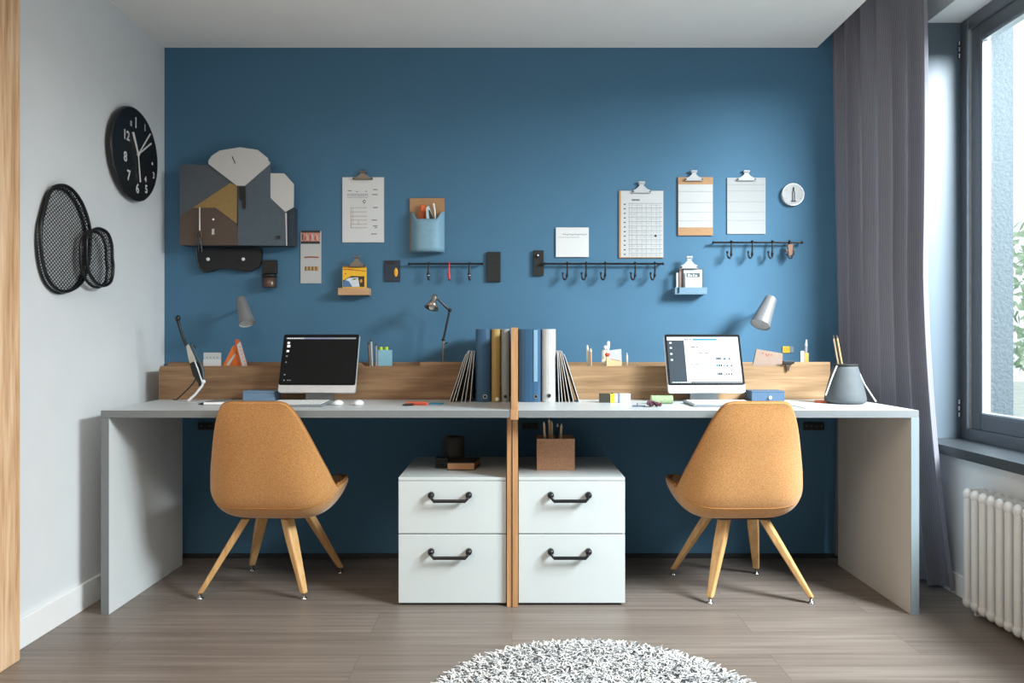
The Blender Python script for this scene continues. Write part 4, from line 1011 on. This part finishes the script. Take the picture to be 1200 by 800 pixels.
def smooth(P, n=10):
    out = []; N = len(P)
    for i in range(N):
        p0, p1, p2, p3 = P[i-1], P[i], P[(i+1)%N], P[(i+2)%N]
        for k in range(n):
            f = k/n; out.append(tuple(0.5*((2*p1[a])+(-p0[a]+p2[a])*f+(2*p0[a]-5*p1[a]+4*p2[a]-p3[a])*f*f+(-p0[a]+3*p1[a]-3*p2[a]+p3[a])*f**3) for a in (0,1)))
    return out
def inside(p, poly):
    r = False; j = len(poly)-1
    for i in range(len(poly)):
        if (poly[i][1] > p[1]) != (poly[j][1] > p[1]) and p[0] < (poly[j][0]-poly[i][0])*(p[1]-poly[i][1])/(poly[j][1]-poly[i][1])+poly[i][0]: r = not r
        j = i
    return r
def basket(P, off, lb, depth, boff=.008):
    pl = smooth([(L(a, b, off).y, L(a, b, off).z) for a, b in P], 8)
    cy = sum(p[0] for p in pl)/len(pl); cz = sum(p[1] for p in pl)/len(pl)
    t = thing('hanging_mesh_basket', lb, 'wire basket', (LEFT_X, cy, min(p[1] for p in pl)), group='wire mesh baskets on the pale wall')
    xf = LEFT_X+off
    MB().tube([(xf, y, z) for y, z in pl], .0062, black_metal, 8, closed=True).build('front_rim', t)
    back = [(LEFT_X+boff, cy+(y-cy)*.97-.008, cz+(z-cz)*.98-.010) for y, z in pl]
    MB().tube(back, .005, black_metal, 6, closed=True).build('back_rim', t)
    side = MB(); N = len(pl)
    for i in range(0, N, 1):
        y, z = pl[i]; side.cyl((xf, y, z), back[(i+1) % N], .0011, .0011, black_metal, 4, False); side.cyl((xf, y, z), back[(i-1) % N], .0011, .0011, black_metal, 4, False)
    side.build('side_mesh', t)
    w = MB(); step = .0145
    ys = [p[0] for p in pl]; zs = [p[1] for p in pl]
    span = (max(zs)-min(zs))+(max(ys)-min(ys))
    for sl in (.75, -.75):
        k = -span
        while k < span:
            run = []; N2 = 260
            for q in range(N2+1):
                y = min(ys)+(max(ys)-min(ys))*q/N2; z = cz+k+sl*(y-cy)
                if inside((y,z), pl): run.append((y,z))
                elif run:
                    if len(run) > 2: w.cyl((xf-.001,run[0][0],run[0][1]), (xf-.001,run[-1][0],run[-1][1]), .00135, .00135, black_metal, 4, False)
                    run = []
            if len(run) > 2: w.cyl((xf-.001,run[0][0],run[0][1]), (xf-.001,run[-1][0],run[-1][1]), .00135, .00135, black_metal, 4, False)
            k += step
    w.build('wire_mesh', t)
G = lambda L_: [(a*200/615.0, 100+b*260/800.0) for a, b in L_]
basket(G([(185,375),(225,360),(262,378),(298,430),(322,505),(325,580),(315,660),(290,715),(245,742),(205,735),(170,690),(150,610),(147,520),(160,450)]), .020, 'large black wire mesh basket on the pale wall', .05)
basket(G([(318,540),(350,516),(385,530),(402,570),(405,620),(408,660),(400,705),(375,722),(345,710),(318,665),(312,600)]), .056, 'small black wire mesh basket overlapping the larger one', .05, .036)

# ================================================================== SOCKETS UNDER THE DESKS
def socket(x0, x1, y0, y1, nh, lb):
    D = WALL_Y-.010; t = thing('power_socket', lb, 'socket', V((x0+x1)/2, y1, D), group='dark sockets on the wall under the desks')
    wbox(MB(), x0, y0, x1, y1, D, Y0, black).build('plate', t, bevel=0.002)
    s = MB(); w = (x1-x0)/nh
    for k in range(nh): wbox(s, x0+w*(k+.2), y0+2, x0+w*(k+.8), y1-2, D-.001, D-.0002, charcoal); wbox(s, x0+w*(k+.42), y0+3.4, x0+w*(k+.55), y1-3.6, D-.0018, D-.0011, ink_l)
    s.build('outlet', t)
socket(231.5, 250.5, 495, 503.5, 2, 'dark wall socket under the desk on the clock side')
socket(942, 966, 495, 504, 4, 'dark wall socket under the desk on the window side')
socket(612, 631, 495, 502.5, 2, 'dark wall socket behind the cork pencil box, under the desk')

# ================================================================== ON THE CABINETS
zc = 0.5008
t = thing('dark_cup', 'dark grey cup standing behind the brown notebook', 'cup', (X(533,3.30), 3.30, zc))
h = Z(512.5,3.27)-zc; cu = mat('cup_dark','#3d3d3c',0.6)
MB().lathe([(.0001,0),(.040,0),(.042,.004),(.042,h),(.039,h),(.038,.006),(.0001,.006)], (X(533,3.30),3.30,zc), cu, 32).build('cup_body', t)
MB().tube([(X(533,3.30)-.041,3.30,zc+h*.9),(X(533,3.3)-.053,3.30,zc+h*.85),(X(533,3.3)-.053,3.30,zc+h*.3),(X(533,3.3)-.041,3.30,zc+h*.2)], .004, cu, 8).build('cup_handle', t)
# closed notebook
x0, x1, ya, yb = X(524,3.09), X(556,3.09), 3.09, 3.235
t = thing('notebook', 'brown notebook with a dark cover lying in front of the dark cup', 'notebook', ((x0+x1)/2, 3.16, zc))
n = MB(); pk_ = mat('notebook_brown','#b98a63',0.6); cv = mat('notebook_cover','#33302c',0.5)
MB().hexa([(x0+.002,ya+.002,zc+.003),(x1-.002,ya+.002,zc+.003),(x1+.016,yb,zc+.003),(x0+.018,yb,zc+.003)], [(x0+.002,ya+.002,zc+.028),(x1-.002,ya+.002,zc+.028),(x1+.016,yb,zc+.028),(x0+.018,yb,zc+.028)], pk_).build('pages', t)
for z_ in (zc, zc+.0282):
    MB().hexa([(x0,ya,z_),(x1,ya,z_),(x1+.02,yb+.003,z_),(x0+.018,yb+.003,z_)], [(x0,ya,z_+.0028),(x1,ya,z_+.0028),(x1+.02,yb+.003,z_+.0028),(x0+.018,yb+.003,z_+.0028)], cv).build('cover', t, bevel=0.0008)
x0b = X(510,3.14); xb1 = x0-.0015
t = thing('small_box', 'small black box beside the brown notebook', 'box', ((x0b+xb1)/2, 3.15, zc))
MB().box(x0b, xb1, 3.14, 3.20, zc, zc+.036, charcoal).build('box_body', t, bevel=0.002); MB().box(x0b-.0008, xb1+.0005, 3.139, 3.201, zc+.0365, zc+.041, black).build('lid', t, bevel=0.001)

xa, xb_, ya, yb = X(629.2,3.09), X(673.5,3.09), 3.09, 3.215; ztop = Z(514,3.09)
t = thing('cork_box', 'square cork pencil box on the cabinet', 'box', ((xa+xb_)/2, 3.15, zc))
c = MB(); th = .006
for bx in ((xa,xb_,ya,ya+th),(xa,xb_,yb-th,yb),(xa,xa+th,ya+th,yb-th),(xb_-th,xb_,ya+th,yb-th)): c.box(*bx, zc, ztop, cork)
c.box(xa+th, xb_-th, ya+th, yb-th, zc, zc+.005, cork); c.build('box_body', t)
def pencil(p0, p1, r, m, tipm, lb, grp, name='pencil'):
    p0, p1 = Vector(p0), Vector(p1); a = (p1-p0).normalized()
    t = thing(name, lb, name.split('_')[-1], p0, group=grp)
    MB().cyl(p0, p1-a*.014, r, r, m, 8).build('barrel', t); MB().cyl(p1-a*.014, p1, r, r*.25, tipm, 8).build('tip', t)
gp = 'pencils in the cork box'
for px0, px1, py, d, m, lb in ((640,637.3,494,3.13,pencil_wood,'pale pencil nearest the divider in the cork box'),(645,643.5,490.8,3.15,mat('pencil_tan','#b59468',0.6),'tall tan pencil in the cork box, second from the divider'),
      (647.5,646.3,493,3.165,pencil_wood,'pale pencil in the middle of the cork box'),(651,653.5,496,3.18,navy,'dark blue pencil in the cork box'),(655,658,496.5,3.15,pencil_wood,'pale pencil nearest the window side in the cork box')):
    pencil((X(px0,d),d,zc+.0055), V(px1,py,d), .0052, m, mat('pencil_tip','#e3d3b8',0.6), lb, gp)

# ================================================================== IN AND ON THE ORGANIZERS
zo = DESK_Z+.0068
def slab(px0, px1, py0, d, th, m, name, lb, cat, deco=None, lean=0, z0=None):
    z0 = zo if z0 is None else z0
    mb = MB(); xA, xB = X(px0,d), X(px1,d); zt = Z(py0,d)
    mb.hexa([(xA,d,z0),(xB,d,z0),(xB,d+th,z0),(xA,d+th,z0)], [(xA+lean,d,zt),(xB+lean,d,zt),(xB+lean,d+th,zt),(xA+lean,d+th,zt)], m)
    if deco: deco(mb, d)
    return tag(mb.build(name), lb, cat)
def dk(mb, d):
    for k in range(4): wline(mb, 242+k*4, 419.6, 243.2+k*4, 418.2, d-.0004, ink_l)
slab(238.6, 259, 413.0, 3.42, .003, paper_grey, 'note_card', 'white card standing at the back, next to the orange folded cards', 'card', dk)
slab(238.2, 258.8, 421.2, 3.40, .003, paper, 'note_card', 'shorter white card in front of the taller one, next to the orange folded cards', 'card')
# tent of orange cards
d = 3.40
t = thing('folded_card_tent', 'orange and white folded cards propped in a tent in the oak organizer', 'card', V(276,470,d))
def P3(a, b, dy=0): return V(180+a/5.33, 340+b/5.33, d+dy)
q = MB().prism([P3(428,500), P3(440,458), P3(493,350), P3(512,338), P3(520,372), P3(480,500)], (0,.006,0), orange); q.build('card', t)
q = MB().prism([P3(470,500,-.004), P3(492,450,-.004), P3(520,385,-.004), P3(545,470,-.004), P3(548,500,-.004)], (0,.003,0), mat('orange_deep','#c9641f',0.7)); q.build('card', t)
q = MB(); q.prism([P3(545,500,-.009), P3(508,318,-.009), P3(514,304,-.009), P3(527,306,-.009), P3(542,322,-.009), P3(586,470,-.009), P3(590,500,-.009)], (0,.005,0), mat('orange_rust','#b95a32',0.7))
q.prism([P3(560,500,-.0105), P3(519,340,-.0105), P3(541,322,-.0105), P3(583,463,-.0105), P3(588,500,-.0105)], (0,.001,0), paper_w)
for k_ in range(6): q.prism([P3(533+k_*7,350+k_*22,-.011), P3(540+k_*7,347+k_*22,-.011), P3(543+k_*7,356+k_*22,-.011), P3(536+k_*7,360+k_*22,-.011)], (0,.0004,0), mat('print_orange','#d98a5b',0.7))
q.build('card', t)
q = MB().prism([P3(455,470,-.0008), P3(462,452,-.0008), P3(508,395,-.0008), P3(514,402,-.0008), P3(470,470,-.0008)], (0,.0006,0), paper_w); q.build('strip', t)
# pens and pale box right of the dark screen
d = 3.44
pz = 'pens standing right of the dark screen'
for px0, px1, py, dd, r, m, lb in ((436,431.6,400,3.45,.0058,mat('pen_brown','#8b7c6d',0.5),'brown pen leaning outward beside the pale blue box'),(437.5,434.6,396.6,3.43,.0062,mat('pen_silver','#a9adb0',0.35,metal=0.4),'tall silver pen beside the pale blue box'),(441,440.6,401.5,3.44,.0058,mat('pen_grey','#85898c',0.5),'grey pen right against the pale blue box')):
    pencil((X(px0,dd),dd,zo), V(px1,py,dd), r, m, gun, lb, pz, 'standing_pen')
x0, x1 = X(443,d), X(457.6,d); z1 = Z(410,d)
t = thing('pen_box', 'pale blue box holding green markers, right of the dark screen', 'pen box', ((x0+x1)/2, d, zo))
c = MB(); y1 = d+.05; th = .002
for bx in ((x0,x1,d,d+th),(x0,x1,y1-th,y1),(x0,x0+th,d+th,y1-th),(x1-th,x1,d+th,y1-th)): c.box(*bx, zo, z1, mat('pen_box_blue','#86b7c9',0.55))
c.box(x0, x1, d, y1, zo-.0008, zo, pale_blue); c.build('box_body', t)
for px, lb in ((446.2,'green marker nearest the silver pen in the pale blue box'),(452.6,'green marker farther from the pens in the pale blue box')):
    dd = d+.025; m_ = thing('green_marker', lb, 'marker', (X(px,dd),dd,zo), group='green markers in the pale blue box')
    MB().cyl((X(px,dd),dd,zo), (X(px,dd),dd,z1-.004), .009, .009, lime, 14).build('barrel', m_); MB().cyl((X(px,dd),dd,z1-.0035), (X(px,dd),dd,Z(406.2,dd)), .0098, .0095, lime, 14).build('cap', m_)
# small task lamp behind the left organizer
d = 3.47
t = thing('task_lamp', 'small chrome articulated lamp behind the oak organizer', 'lamp', (X(519,d), d, zo))
MB().cyl((X(519.5,d),d,zo), (X(519.5,d),d,zo+.012), .042, .040, gun, 28).build('base', t)
b = V(519.5,398,d); MB().cyl((X(519.5,d),d,zo+.0122), b, .006, .006, lamp_grey, 12).build('post', t)
e = V(527,363,d-.01)
MB().tube([b, e], .0052, gun, 10).build('lower_arm', t)
j = MB(); j.ball(e, .0095, black, 12, 8); j.ball(b, .0085, black, 12, 8); j.cyl(V(521.5,403,d-.008), V(524,401,d-.008), .004, .004, gun, 8); j.build('joint', t)
hpt = V(509.5,347.2,d-.03)
MB().tube([e, hpt], .0044, gun, 10).tube([e+Vector((-.012,.006,.002)), hpt+Vector((.01,.006,-.012))], .0022, gun, 6).build('upper_arm', t)
hb = V(505.5,361,d-.05); ax = (hb-hpt).normalized(); L_ = (hb-hpt).length
hm = mat('lamp_chrome','#9a938c',0.25,metal=0.8)
u = ax.orthogonal().normalized(); w = ax.cross(u); vs = []; prof = [(.0005,-.008),(.012,-.006),(.014,.006),(.013,.020),(.018,.030),(.034,L_),(.031,L_),(.015,.032),(.0005,.030)]; n = 24
for r, h_ in prof: vs += [hpt+ax*h_+(u*math.cos(2*PI*k/n)+w*math.sin(2*PI*k/n))*r for k in range(n)]
MB().add(vs, [(q*n+k, q*n+(k+1)%n, (q+1)*n+(k+1)%n, (q+1)*n+k) for q in range(len(prof)-1) for k in range(n)], hm, True).build('lamp_head', t)
MB().ball(hpt+ax*(L_-.006), .014, mat('bulb_white','#e8e4da',0.4), 14, 8).build('bulb', t)

# right organizer
d = 3.43
gq = 'sticks standing in the lighter organizer'
pencil((X(690,d),d,zo), V(688.3,404,d), .0062, mat('stick_cream','#d9c8ad',0.6), pencil_wood, 'tall cream stick at the divider end of the lighter oak organizer', gq, 'wooden_stick')
pencil((X(692.2,d-.015),d-.015,zo), V(692.3,408,d-.015), .0058, mat('stick_brown','#b08d72',0.6), pencil_wood, 'shorter brown stick beside the tall cream one', gq, 'wooden_stick')
pencil((X(735.2,d),d,zo), V(734.6,413,d), .0052, mat('stick_white','#e9dfd0',0.6), paper_w, 'single white stick standing right of the envelope', gq, 'wooden_stick')
pencil((X(743.8,d-.02),d-.02,zo), V(743.8,424.6,d-.02), .004, mat('stick_white','#e9dfd0',0.6), paper_w, 'stubby white stick barely showing above the organizer, nearest the bright screen', gq, 'wooden_stick')
env = mat('envelope_tan','#e0bf94',0.75)
d = 3.42
def mk(pts, dd, th, m): 
    q = MB().prism([V(680+a/8.892, 395+b/8.892, dd) for a, b in pts], (0,th,0), m); return q
q = mk([(222,420),(225,142),(232,134),(272,132),(275,420)], d, .004, mat('card_cream','#efe2cc',0.7)); tag(q.build('cream_card'), 'narrow cream card behind the tan envelope', 'card')
q = mk([(280,420),(292,138),(428,122),(438,420)], d-.008, .002, paper_w); q.prism([V(680+a/8.892,395+b/8.892,d-.0085) for a, b in ((330,170),(346,165),(352,182),(338,190))], (0,.0004,0), mat('print_blue','#a9cbe0',0.7)); tag(q.build('letter'), 'white letter sticking out of the tan envelope', 'letter')
q = mk([(272,420),(274,236),(310,226),(414,246),(430,262),(432,420)], d-.014, .004, env); 
for k in range(9): wpoly(q, [(680+(318+k*11)/8.892, 395+(224+k*2)/8.892), (680+(326+k*11)/8.892, 395+(224+k*2)/8.892), (680+(326+k*11)/8.892, 395+(234+k*2)/8.892), (680+(318+k*11)/8.892, 395+(233+k*2)/8.892)], d-.0146, .0004, ink_red)
tag(q.build('tan_envelope'), 'tan envelope standing in the lighter oak organizer', 'envelope')
# small brush with a red knot
dd = d-.02
t = thing('paint_brush', 'small white brush with a red knot in front of the tan envelope', 'brush', (X(711.5,dd),dd,zo))
MB().cyl((X(711.5,dd),dd,zo), V(711.3,417.5,dd), .004, .004, env, 10).build('stem', t)
MB().ball(V(711.8,415.2,dd), .0105, mat('knot_red','#b8452b',0.7,vary=.3,scale=90), 12, 8, (1.1,.8,.9)).build('knot', t)
q = MB().cyl(V(712,413.5,dd), V(713,401.5,dd), .0055, .0075, white_pl, 12); q.ball(V(713,401.3,dd), .0068, white_pl, 12, 8); q.ball(V(709.5,407,dd), .008, white_pl, 12, 8, (1,.8,1.2)); q.build('bristle_head', t)
q = MB().ball((X(702,3.40),3.40,zo+.004), .012, coral, 12, 8, (1,1,.3)); 
# pinkish memo card leaning at right
d = 3.384
q = MB().prism([V(860+a/5,340+b/5,d) for a, b in ((105,640),(105,440),(115,420),(128,348),(135,344),(286,370),(284,443),(284,640))], (0,.002,0), mat('memo_pink','#8e7a6e',0.75))
for a, b in ((165,365),(185,372),(200,372),(190,380),(216,375)): q.prism([V(860+a_/5,340+b_/5,d-.0006) for a_, b_ in ((a,b),(a+10,b+1),(a+8,b+8),(a+2,b+7))], (0,.0005,0), rust)
q.prism([V(860+a/5,340+b/5,d-.0006) for a, b in ((128,348),(133,345),(116,425),(106,441))], (0,.0005,0), ink)
tag(q.build('memo_card'), 'pinkish memo card leaning at the organizer edge, right of the bright screen', 'card')
d = WALL_Y-.004
q = MB(); wbox(q, 917.2, 405.6, 925.6, 413.2, d, Y0, yellow); wbox(q, 926, 405.8, 930.2, 413, d, Y0, mat('tag_grey','#77838c',0.6))
for k in range(3): wline(q, 918.6+k*2.2, 411.6, 919.6+k*2.2, 407.4, d-.0004, mat('yellow_dark','#c3922a',0.6))
tag(q.build('hanging_tag'), 'small yellow and grey tag stuck on the blue wall above the organizer', 'tag')
d = 3.36
t = thing('hanging_clip', 'black clip gripping the organizer edge below the yellow tag', 'clip', V(923,440,d))
wbox(MB(), 917.8, 422.6, 930, 426.6, d-.008, d+.004, black).build('jaw', t, bevel=0.002); wpoly(MB(), [(921,426.8),(926,426.8),(924.6,434.5),(922.4,434.5)], d-.005, .004, mat('clip_brown','#3b2a20',0.5)).build('lever', t)
d = 3.44
t = thing('standing_pen', 'grey tapered pen standing behind the orange eraser in the lighter organizer', 'pen', (X(942,d),d,zo))
MB().cyl((X(941,d),d,zo), V(944.4,405,d), .0085, .0075, mat('pen_grey2','#8c9093',0.4), 14).build('barrel', t); MB().cyl(V(944.4,405,d), V(945,397.8,d), .0072, .003, silver, 14).build('tip', t)
slab(938.4, 942.4, 411, 3.42, .008, paper_grey, 'grey_eraser', 'pale grey eraser stick beside the orange one', 'eraser')
slab(943, 947.6, 413.4, 3.42, .008, mat('eraser_orange','#d39a45',0.6), 'orange_eraser', 'orange eraser stick standing in front of the grey pen', 'eraser')

# ================================================================== ON THE DESKTOPS
zd = DESK_Z+.0008
# far-left reading lamp
d = 3.24
t = thing('reading_lamp', 'black and silver angled reading lamp at the end of the desk by the pale wall', 'lamp', (X(222,d), d, zd))
K = lambda a, b, dy=0: V(190+a/6.664, 360+b/6.664, d+dy)
MB().tube([K(118,80), K(128,120), K(140,165), K(165,245), K(192,300)], [.009,.007,.0058,.0066,.007], black, 10).ball(K(122,88), .0125, black, 14, 8, (.9,.9,1.2)).build('upper_arm', t)
q = MB().prism([K(186,295,-.004), K(203,288,-.004), K(245,380,-.004), K(262,425,-.004), K(235,450,-.004), K(222,455,-.004), K(205,400,-.004)], (0,.006,0), mat('blade_cream','#b8b4a8',0.5)); q.build('blade', t)
q = MB().prism([K(215,440,-.008), K(240,425,-.008), K(265,425,-.008), K(285,470,-.008), K(312,560,-.008), K(318,600,-.008), K(290,622,-.008), K(280,590,-.008), K(240,530,-.008)], (0,.016,0), black); q.build('body', t, bevel=0.003)
MB().tube([K(255,420,-.011), K(285,500,-.011), K(315,590,-.011)], .0032, silver, 8).build('edge_strip', t)
MB().tube([K(232,285,.012), K(250,330,.012), K(275,400,.012), K(300,440,.012), K(318,500,.012), K(322,570,.006)], [.0045,.0045,.0045,.0065,.008,.006], mat('strut_grey','#454d52',0.5), 8).build('back_strut', t)
MB().tube([K(225,280,.012), K(262,318,.012)], .003, charcoal, 8).build('pin', t)
MB().ball(K(323,580,-.004), .009, silver_w, 12, 8).tube([K(323,582,-.004), K(312,612,-.004), K(260,678,-.004), (X(220.5,d-.004),d-.004,zd+.004)], .0052, silver_w, 10).build('leg', t)
MB().box(X(216,3.22), X(236,3.22), 3.14, 3.28, zd, zd+.0035, silver).build('base', t, bevel=0.001)
MB().tube([K(262,555,.004), K(245,590,.01), K(200,640,.02), (X(207,3.3),3.3,zd+.004), (X(203,3.32),3.32,zd+.0032)], .0028, black, 8).build('power_cord', t)
q = MB().box(X(240,3.2), X(262,3.2), 3.20, 3.33, zd, zd+.004, mat('tray_dark','#7c8184',0.4)); tag(q.build('flat_tray', bevel=0.001), 'thin grey tray lying flat by the reading lamp', 'tray')
t = thing('white_pen', 'white pen with a dark tip lying on the desk near the orange chair', 'pen', (X(245,3.06), 3.06, zd))
MB().cyl((X(239,3.06),3.06,zd+.006), (X(262,3.06),3.07,zd+.006), .006, .006, white_pl, 12).build('barrel', t); MB().cyl((X(232.5,3.055),3.055,zd+.0045), (X(239,3.06),3.06,zd+.006), .0025, .006, gun, 12).build('tip', t)
def blue(x0, x1, py0, lb, knob, m):
    d = 3.27; t = thing('storage_box', lb, 'box', (X((x0+x1)/2,d), d, zd), group='blue boxes on the desks')
    za = Z(py0,d); MB().box(X(x0,d), X(x1,d), d, 3.355, zd, za-.008, m).build('box_body', t, bevel=0.0015)
    MB().box(X(x0,d)-.0008, X(x1,d)+.0008, d-.0008, 3.356, za-.0075, za, m).build('lid', t, bevel=0.0015)
    if knob: MB().cyl((X(knob,d),d-.0012,Z(465.5,d)), (X(knob,d),d-.009,Z(465.5,d)), .0055, .0068, silver_w, 14).build('knob', t)
blue(284.5, 321.5, 458, 'light blue box on the desk beside the dark-screened computer', None, blue_box)
blue(881, 919.5, 457.8, 'dark blue box with a small round knob beside the bright-screened computer', 902, mat('blue_box_dark','#44607c',0.6))
d = 3.06
t = thing('pencil_case', 'flat coral red case lying on the desk', 'pencil case', (X(488,d), d, zd))
MB().prism([(X(475,d),d,zd),(X(502,d),d-.01,zd),(X(499,d),d+.035,zd),(X(478,d),d+.04,zd)], (0,0,.012), coral).build('case_body', t, bevel=0.004); MB().tube([(X(478,d),d-.0045,zd+.006),(X(500,d),d-.012,zd+.006)], .0015, red, 6).build('zip', t)
t = thing('dark_pen', 'short dark pen under the edge of the coral case', 'pen', (X(474,3.03), 3.03, zd))
MB().cyl((X(474.5,3.02),3.02,zd+.005), (X(484,3.03),3.035,zd+.005), .005, .005, charcoal, 10).build('barrel', t); MB().cyl((X(471.5,3.015),3.015,zd+.003), (X(474.5,3.02),3.02,zd+.005), .0018, .005, black, 10).build('tip', t)
d = 3.10
q = MB().prism([(X(501,d),d,zd),(X(517,d),d-.02,zd),(X(519,d),d+.05,zd),(X(504,d),d+.055,zd)], (0,0,.0025), cyan); tag(q.build('blue_card'), 'bright blue card lying flat beside the coral case', 'card')
# segmented marker box
d = 3.19; z1 = Z(461.3,d)
t = thing('eraser_box', 'box in black, yellow, grey and white bands on the desk', 'box', (X(721,d), d, zd))
for a, b, m, y_ in ((703,715,mat('band_black','#33322a',0.6),0),(715.05,720,yellow if False else mat('band_yellow','#d8cf2c',0.6),.003),(720.05,724,mat('band_sage','#c9cfb8',0.6),0),(724.05,726.6,mat('band_slate','#6d7f95',0.6),0),(726.65,738.8,white_pl,0)):
    MB().box(X(a,d), X(b,d), d-y_, d+.035, zd, z1, m).build('band', t, bevel=0.001)
MB().cyl((X(717.5,d),d+.015,z1+.0003), (X(717.5,d),d+.015,z1+.004), .005, .005, gun, 12).build('cap', t)
# green roll, purple cluster, pen
d = 3.13; rr = .0175
t = thing('washi_roll', 'sage green patterned roll lying on the desk beside the bright-screened computer', 'roll', (X(775,d), d, zd))
MB().cyl((X(763,d),d,zd+rr), (X(788,d),d,zd+rr), rr, rr, green, 24).build('roll', t)
for a in (763, 788): MB().cyl((X(a,d)-.0008,d,zd+rr), (X(a,d)+.0008,d,zd+rr), rr*.55, rr*.55, mat('roll_core','#c9cfb8',0.7), 16).build('core', t)
d = 2.99; rn = random.Random(9); q = MB()
for k in range(34):
    a = rn.random(); q.ball((X(759+a*14,d)+rn.uniform(-.003,.003), d+rn.uniform(-.022,.022), zd+.006+rn.random()*.016*(1-abs(a-.5))), rn.uniform(.0045,.0075), rn.choice((purple, purple, mat('purple_pale','#b98a9a',0.5), mat('purple_dark','#3a1c2a',0.5))), 8, 6)
q.v = [Vector((p.x, p.y, max(p.z, zd))) for p in q.v]
tag(q.build('bead_bracelet'), 'bunch of dark purple beads in front of the green roll', 'beads')
t = thing('slim_pen', 'slim dark blue pen lying beside the purple beads', 'pen', (X(750,2.99), 2.99, zd))
MB().cyl((X(741,2.99),2.99,zd+.003), (X(756,2.99),2.985,zd+.003), .003, .003, mat('pen_steel','#5a6880',0.4), 10).build('barrel', t); MB().tube([(X(746.5,2.99),2.988,zd+.006),(X(747,2.99),2.988,zd+.014)], .0016, navy, 6).build('clip', t)
q = MB().box(X(927,3.05), X(956,3.05), 2.90, 3.13, zd, zd+.0015, mat('sheet_grey','#a9b3b8',0.5)); tag(q.build('paper_sheet'), 'pale grey sheet lying flat behind the orange chair near the window', 'paper')
t = thing('orange_disc', 'flat coral coaster next to the grey pot', 'coaster', (X(965,3.2), 3.2, zd))
MB().lathe([(.0001,0),(.036,0),(.038,.003),(.036,.0075),(.0001,.008)], (X(965,3.2),3.2,zd), coral, 28).build('coaster_body', t); MB().tube([(X(972,3.2),3.20,zd+.004),(X(979,3.2),3.20,zd+.004)], .004, coral, 8).build('tab', t)
# grey pot with cord handles
d = 3.16; cx = X(990.5,d); hz = Z(428,d)-zd
t = thing('grey_pot', 'grey tapered pot holding two pencils by the curtain', 'pot', (cx, d, zd))
MB().lathe([(.0001,0),(.068,0),(.080,.006),(.083,.018),(.078,.045),(.052,hz-.012),(.047,hz),(.044,hz),(.046,hz-.012),(.074,.045),(.0001,.012)], (cx,d,zd), grey_cl, 44).build('pot_body', t)
MB().lathe([(.048,hz-.003),(.0505,hz-.002),(.0505,hz+.006),(.044,hz+.007),(.043,hz),(.048,hz-.003)], (cx,d,zd), charcoal, 40).build('rim', t)
cord_m = mat('cord_white','#d3d3d0',0.6)
MB().tube([V(980.5,428.5,d-.045), V(975,442,d-.058), V(967.5,463,d-.07)], .003, cord_m, 8).build('cord', t)
MB().tube([V(1003.5,429,d-.02), V(1013,450,d-.012), V(1026.5,470.5,d)], .003, cord_m, 8).build('cord', t)
gpp = 'pencils in the grey pot'
pencil((cx-.004,d,zd+.02), V(976.6,392.6,d), .0042, pencil_wood, pencil_dark, 'pencil in the grey pot leaning farther from the curtain', gpp); pencil((cx+.008,d-.008,zd+.02), V(980.4,392.4,d-.01), .0042, mat('pencil_tan','#b59468',0.6), pencil_dark, 'pencil in the grey pot nearer the curtain', gpp)

# ================================================================== LIGHT, WORLD, CAMERA
def area(name, loc, rot, sx, sy, power, col):
    l = bpy.data.lights.new(name, 'AREA'); l.shape = 'RECTANGLE'; l.size = sx; l.size_y = sy; l.energy = power; l.color = col
    o = bpy.data.objects.new(name, l); C.objects.link(o); o.location = loc; o.rotation_euler = rot; return o
area('window_daylight', (3.05, 1.1, 2.98), (0, math.radians(61), math.radians(-37)), 1.4, 1.4, 800, (0.96, 0.98, 1.0))
area('room_fill', (-0.75, 0.7, 2.35), (0, 0, 0), 1.0, 1.2, 30, (1.0, 0.82, 0.64))  # warm overhead fill added to brighten the left side, no fixture behind it
area('added_uplight', (0.5, 1.0, 0.12), (math.radians(180), 0, 0), 2.0, 1.0, 14, (1.0, 0.98, 0.96))  # unseen uplight near the floor, added to brighten the ceiling
w = bpy.data.worlds.new('sky'); bpy.context.scene.world = w; w.use_nodes = True
bg = w.node_tree.nodes['Background']; bg.inputs['Color'].default_value = (0.92, 0.96, 1.0, 1); bg.inputs['Strength'].default_value = 1.5
cam = bpy.data.cameras.new('camera'); cam.sensor_width = 36; cam.lens = FPX/1200*36; cam.clip_start = 0.05
co = bpy.data.objects.new('camera', cam); C.objects.link(co); co.location = (0, 0, CAM_Z); co.rotation_euler = (PI/2, 0, 0)
sc = bpy.context.scene; sc.camera = co
sc.view_settings.view_transform = 'Standard'; sc.view_settings.look = 'None'; sc.view_settings.exposure = 0.0
sc.cycles.max_bounces = 8; sc.cycles.diffuse_bounces = 3; sc.cycles.use_denoising = True
for o in list(sc.objects):
    if '_org' in o: del o['_org']
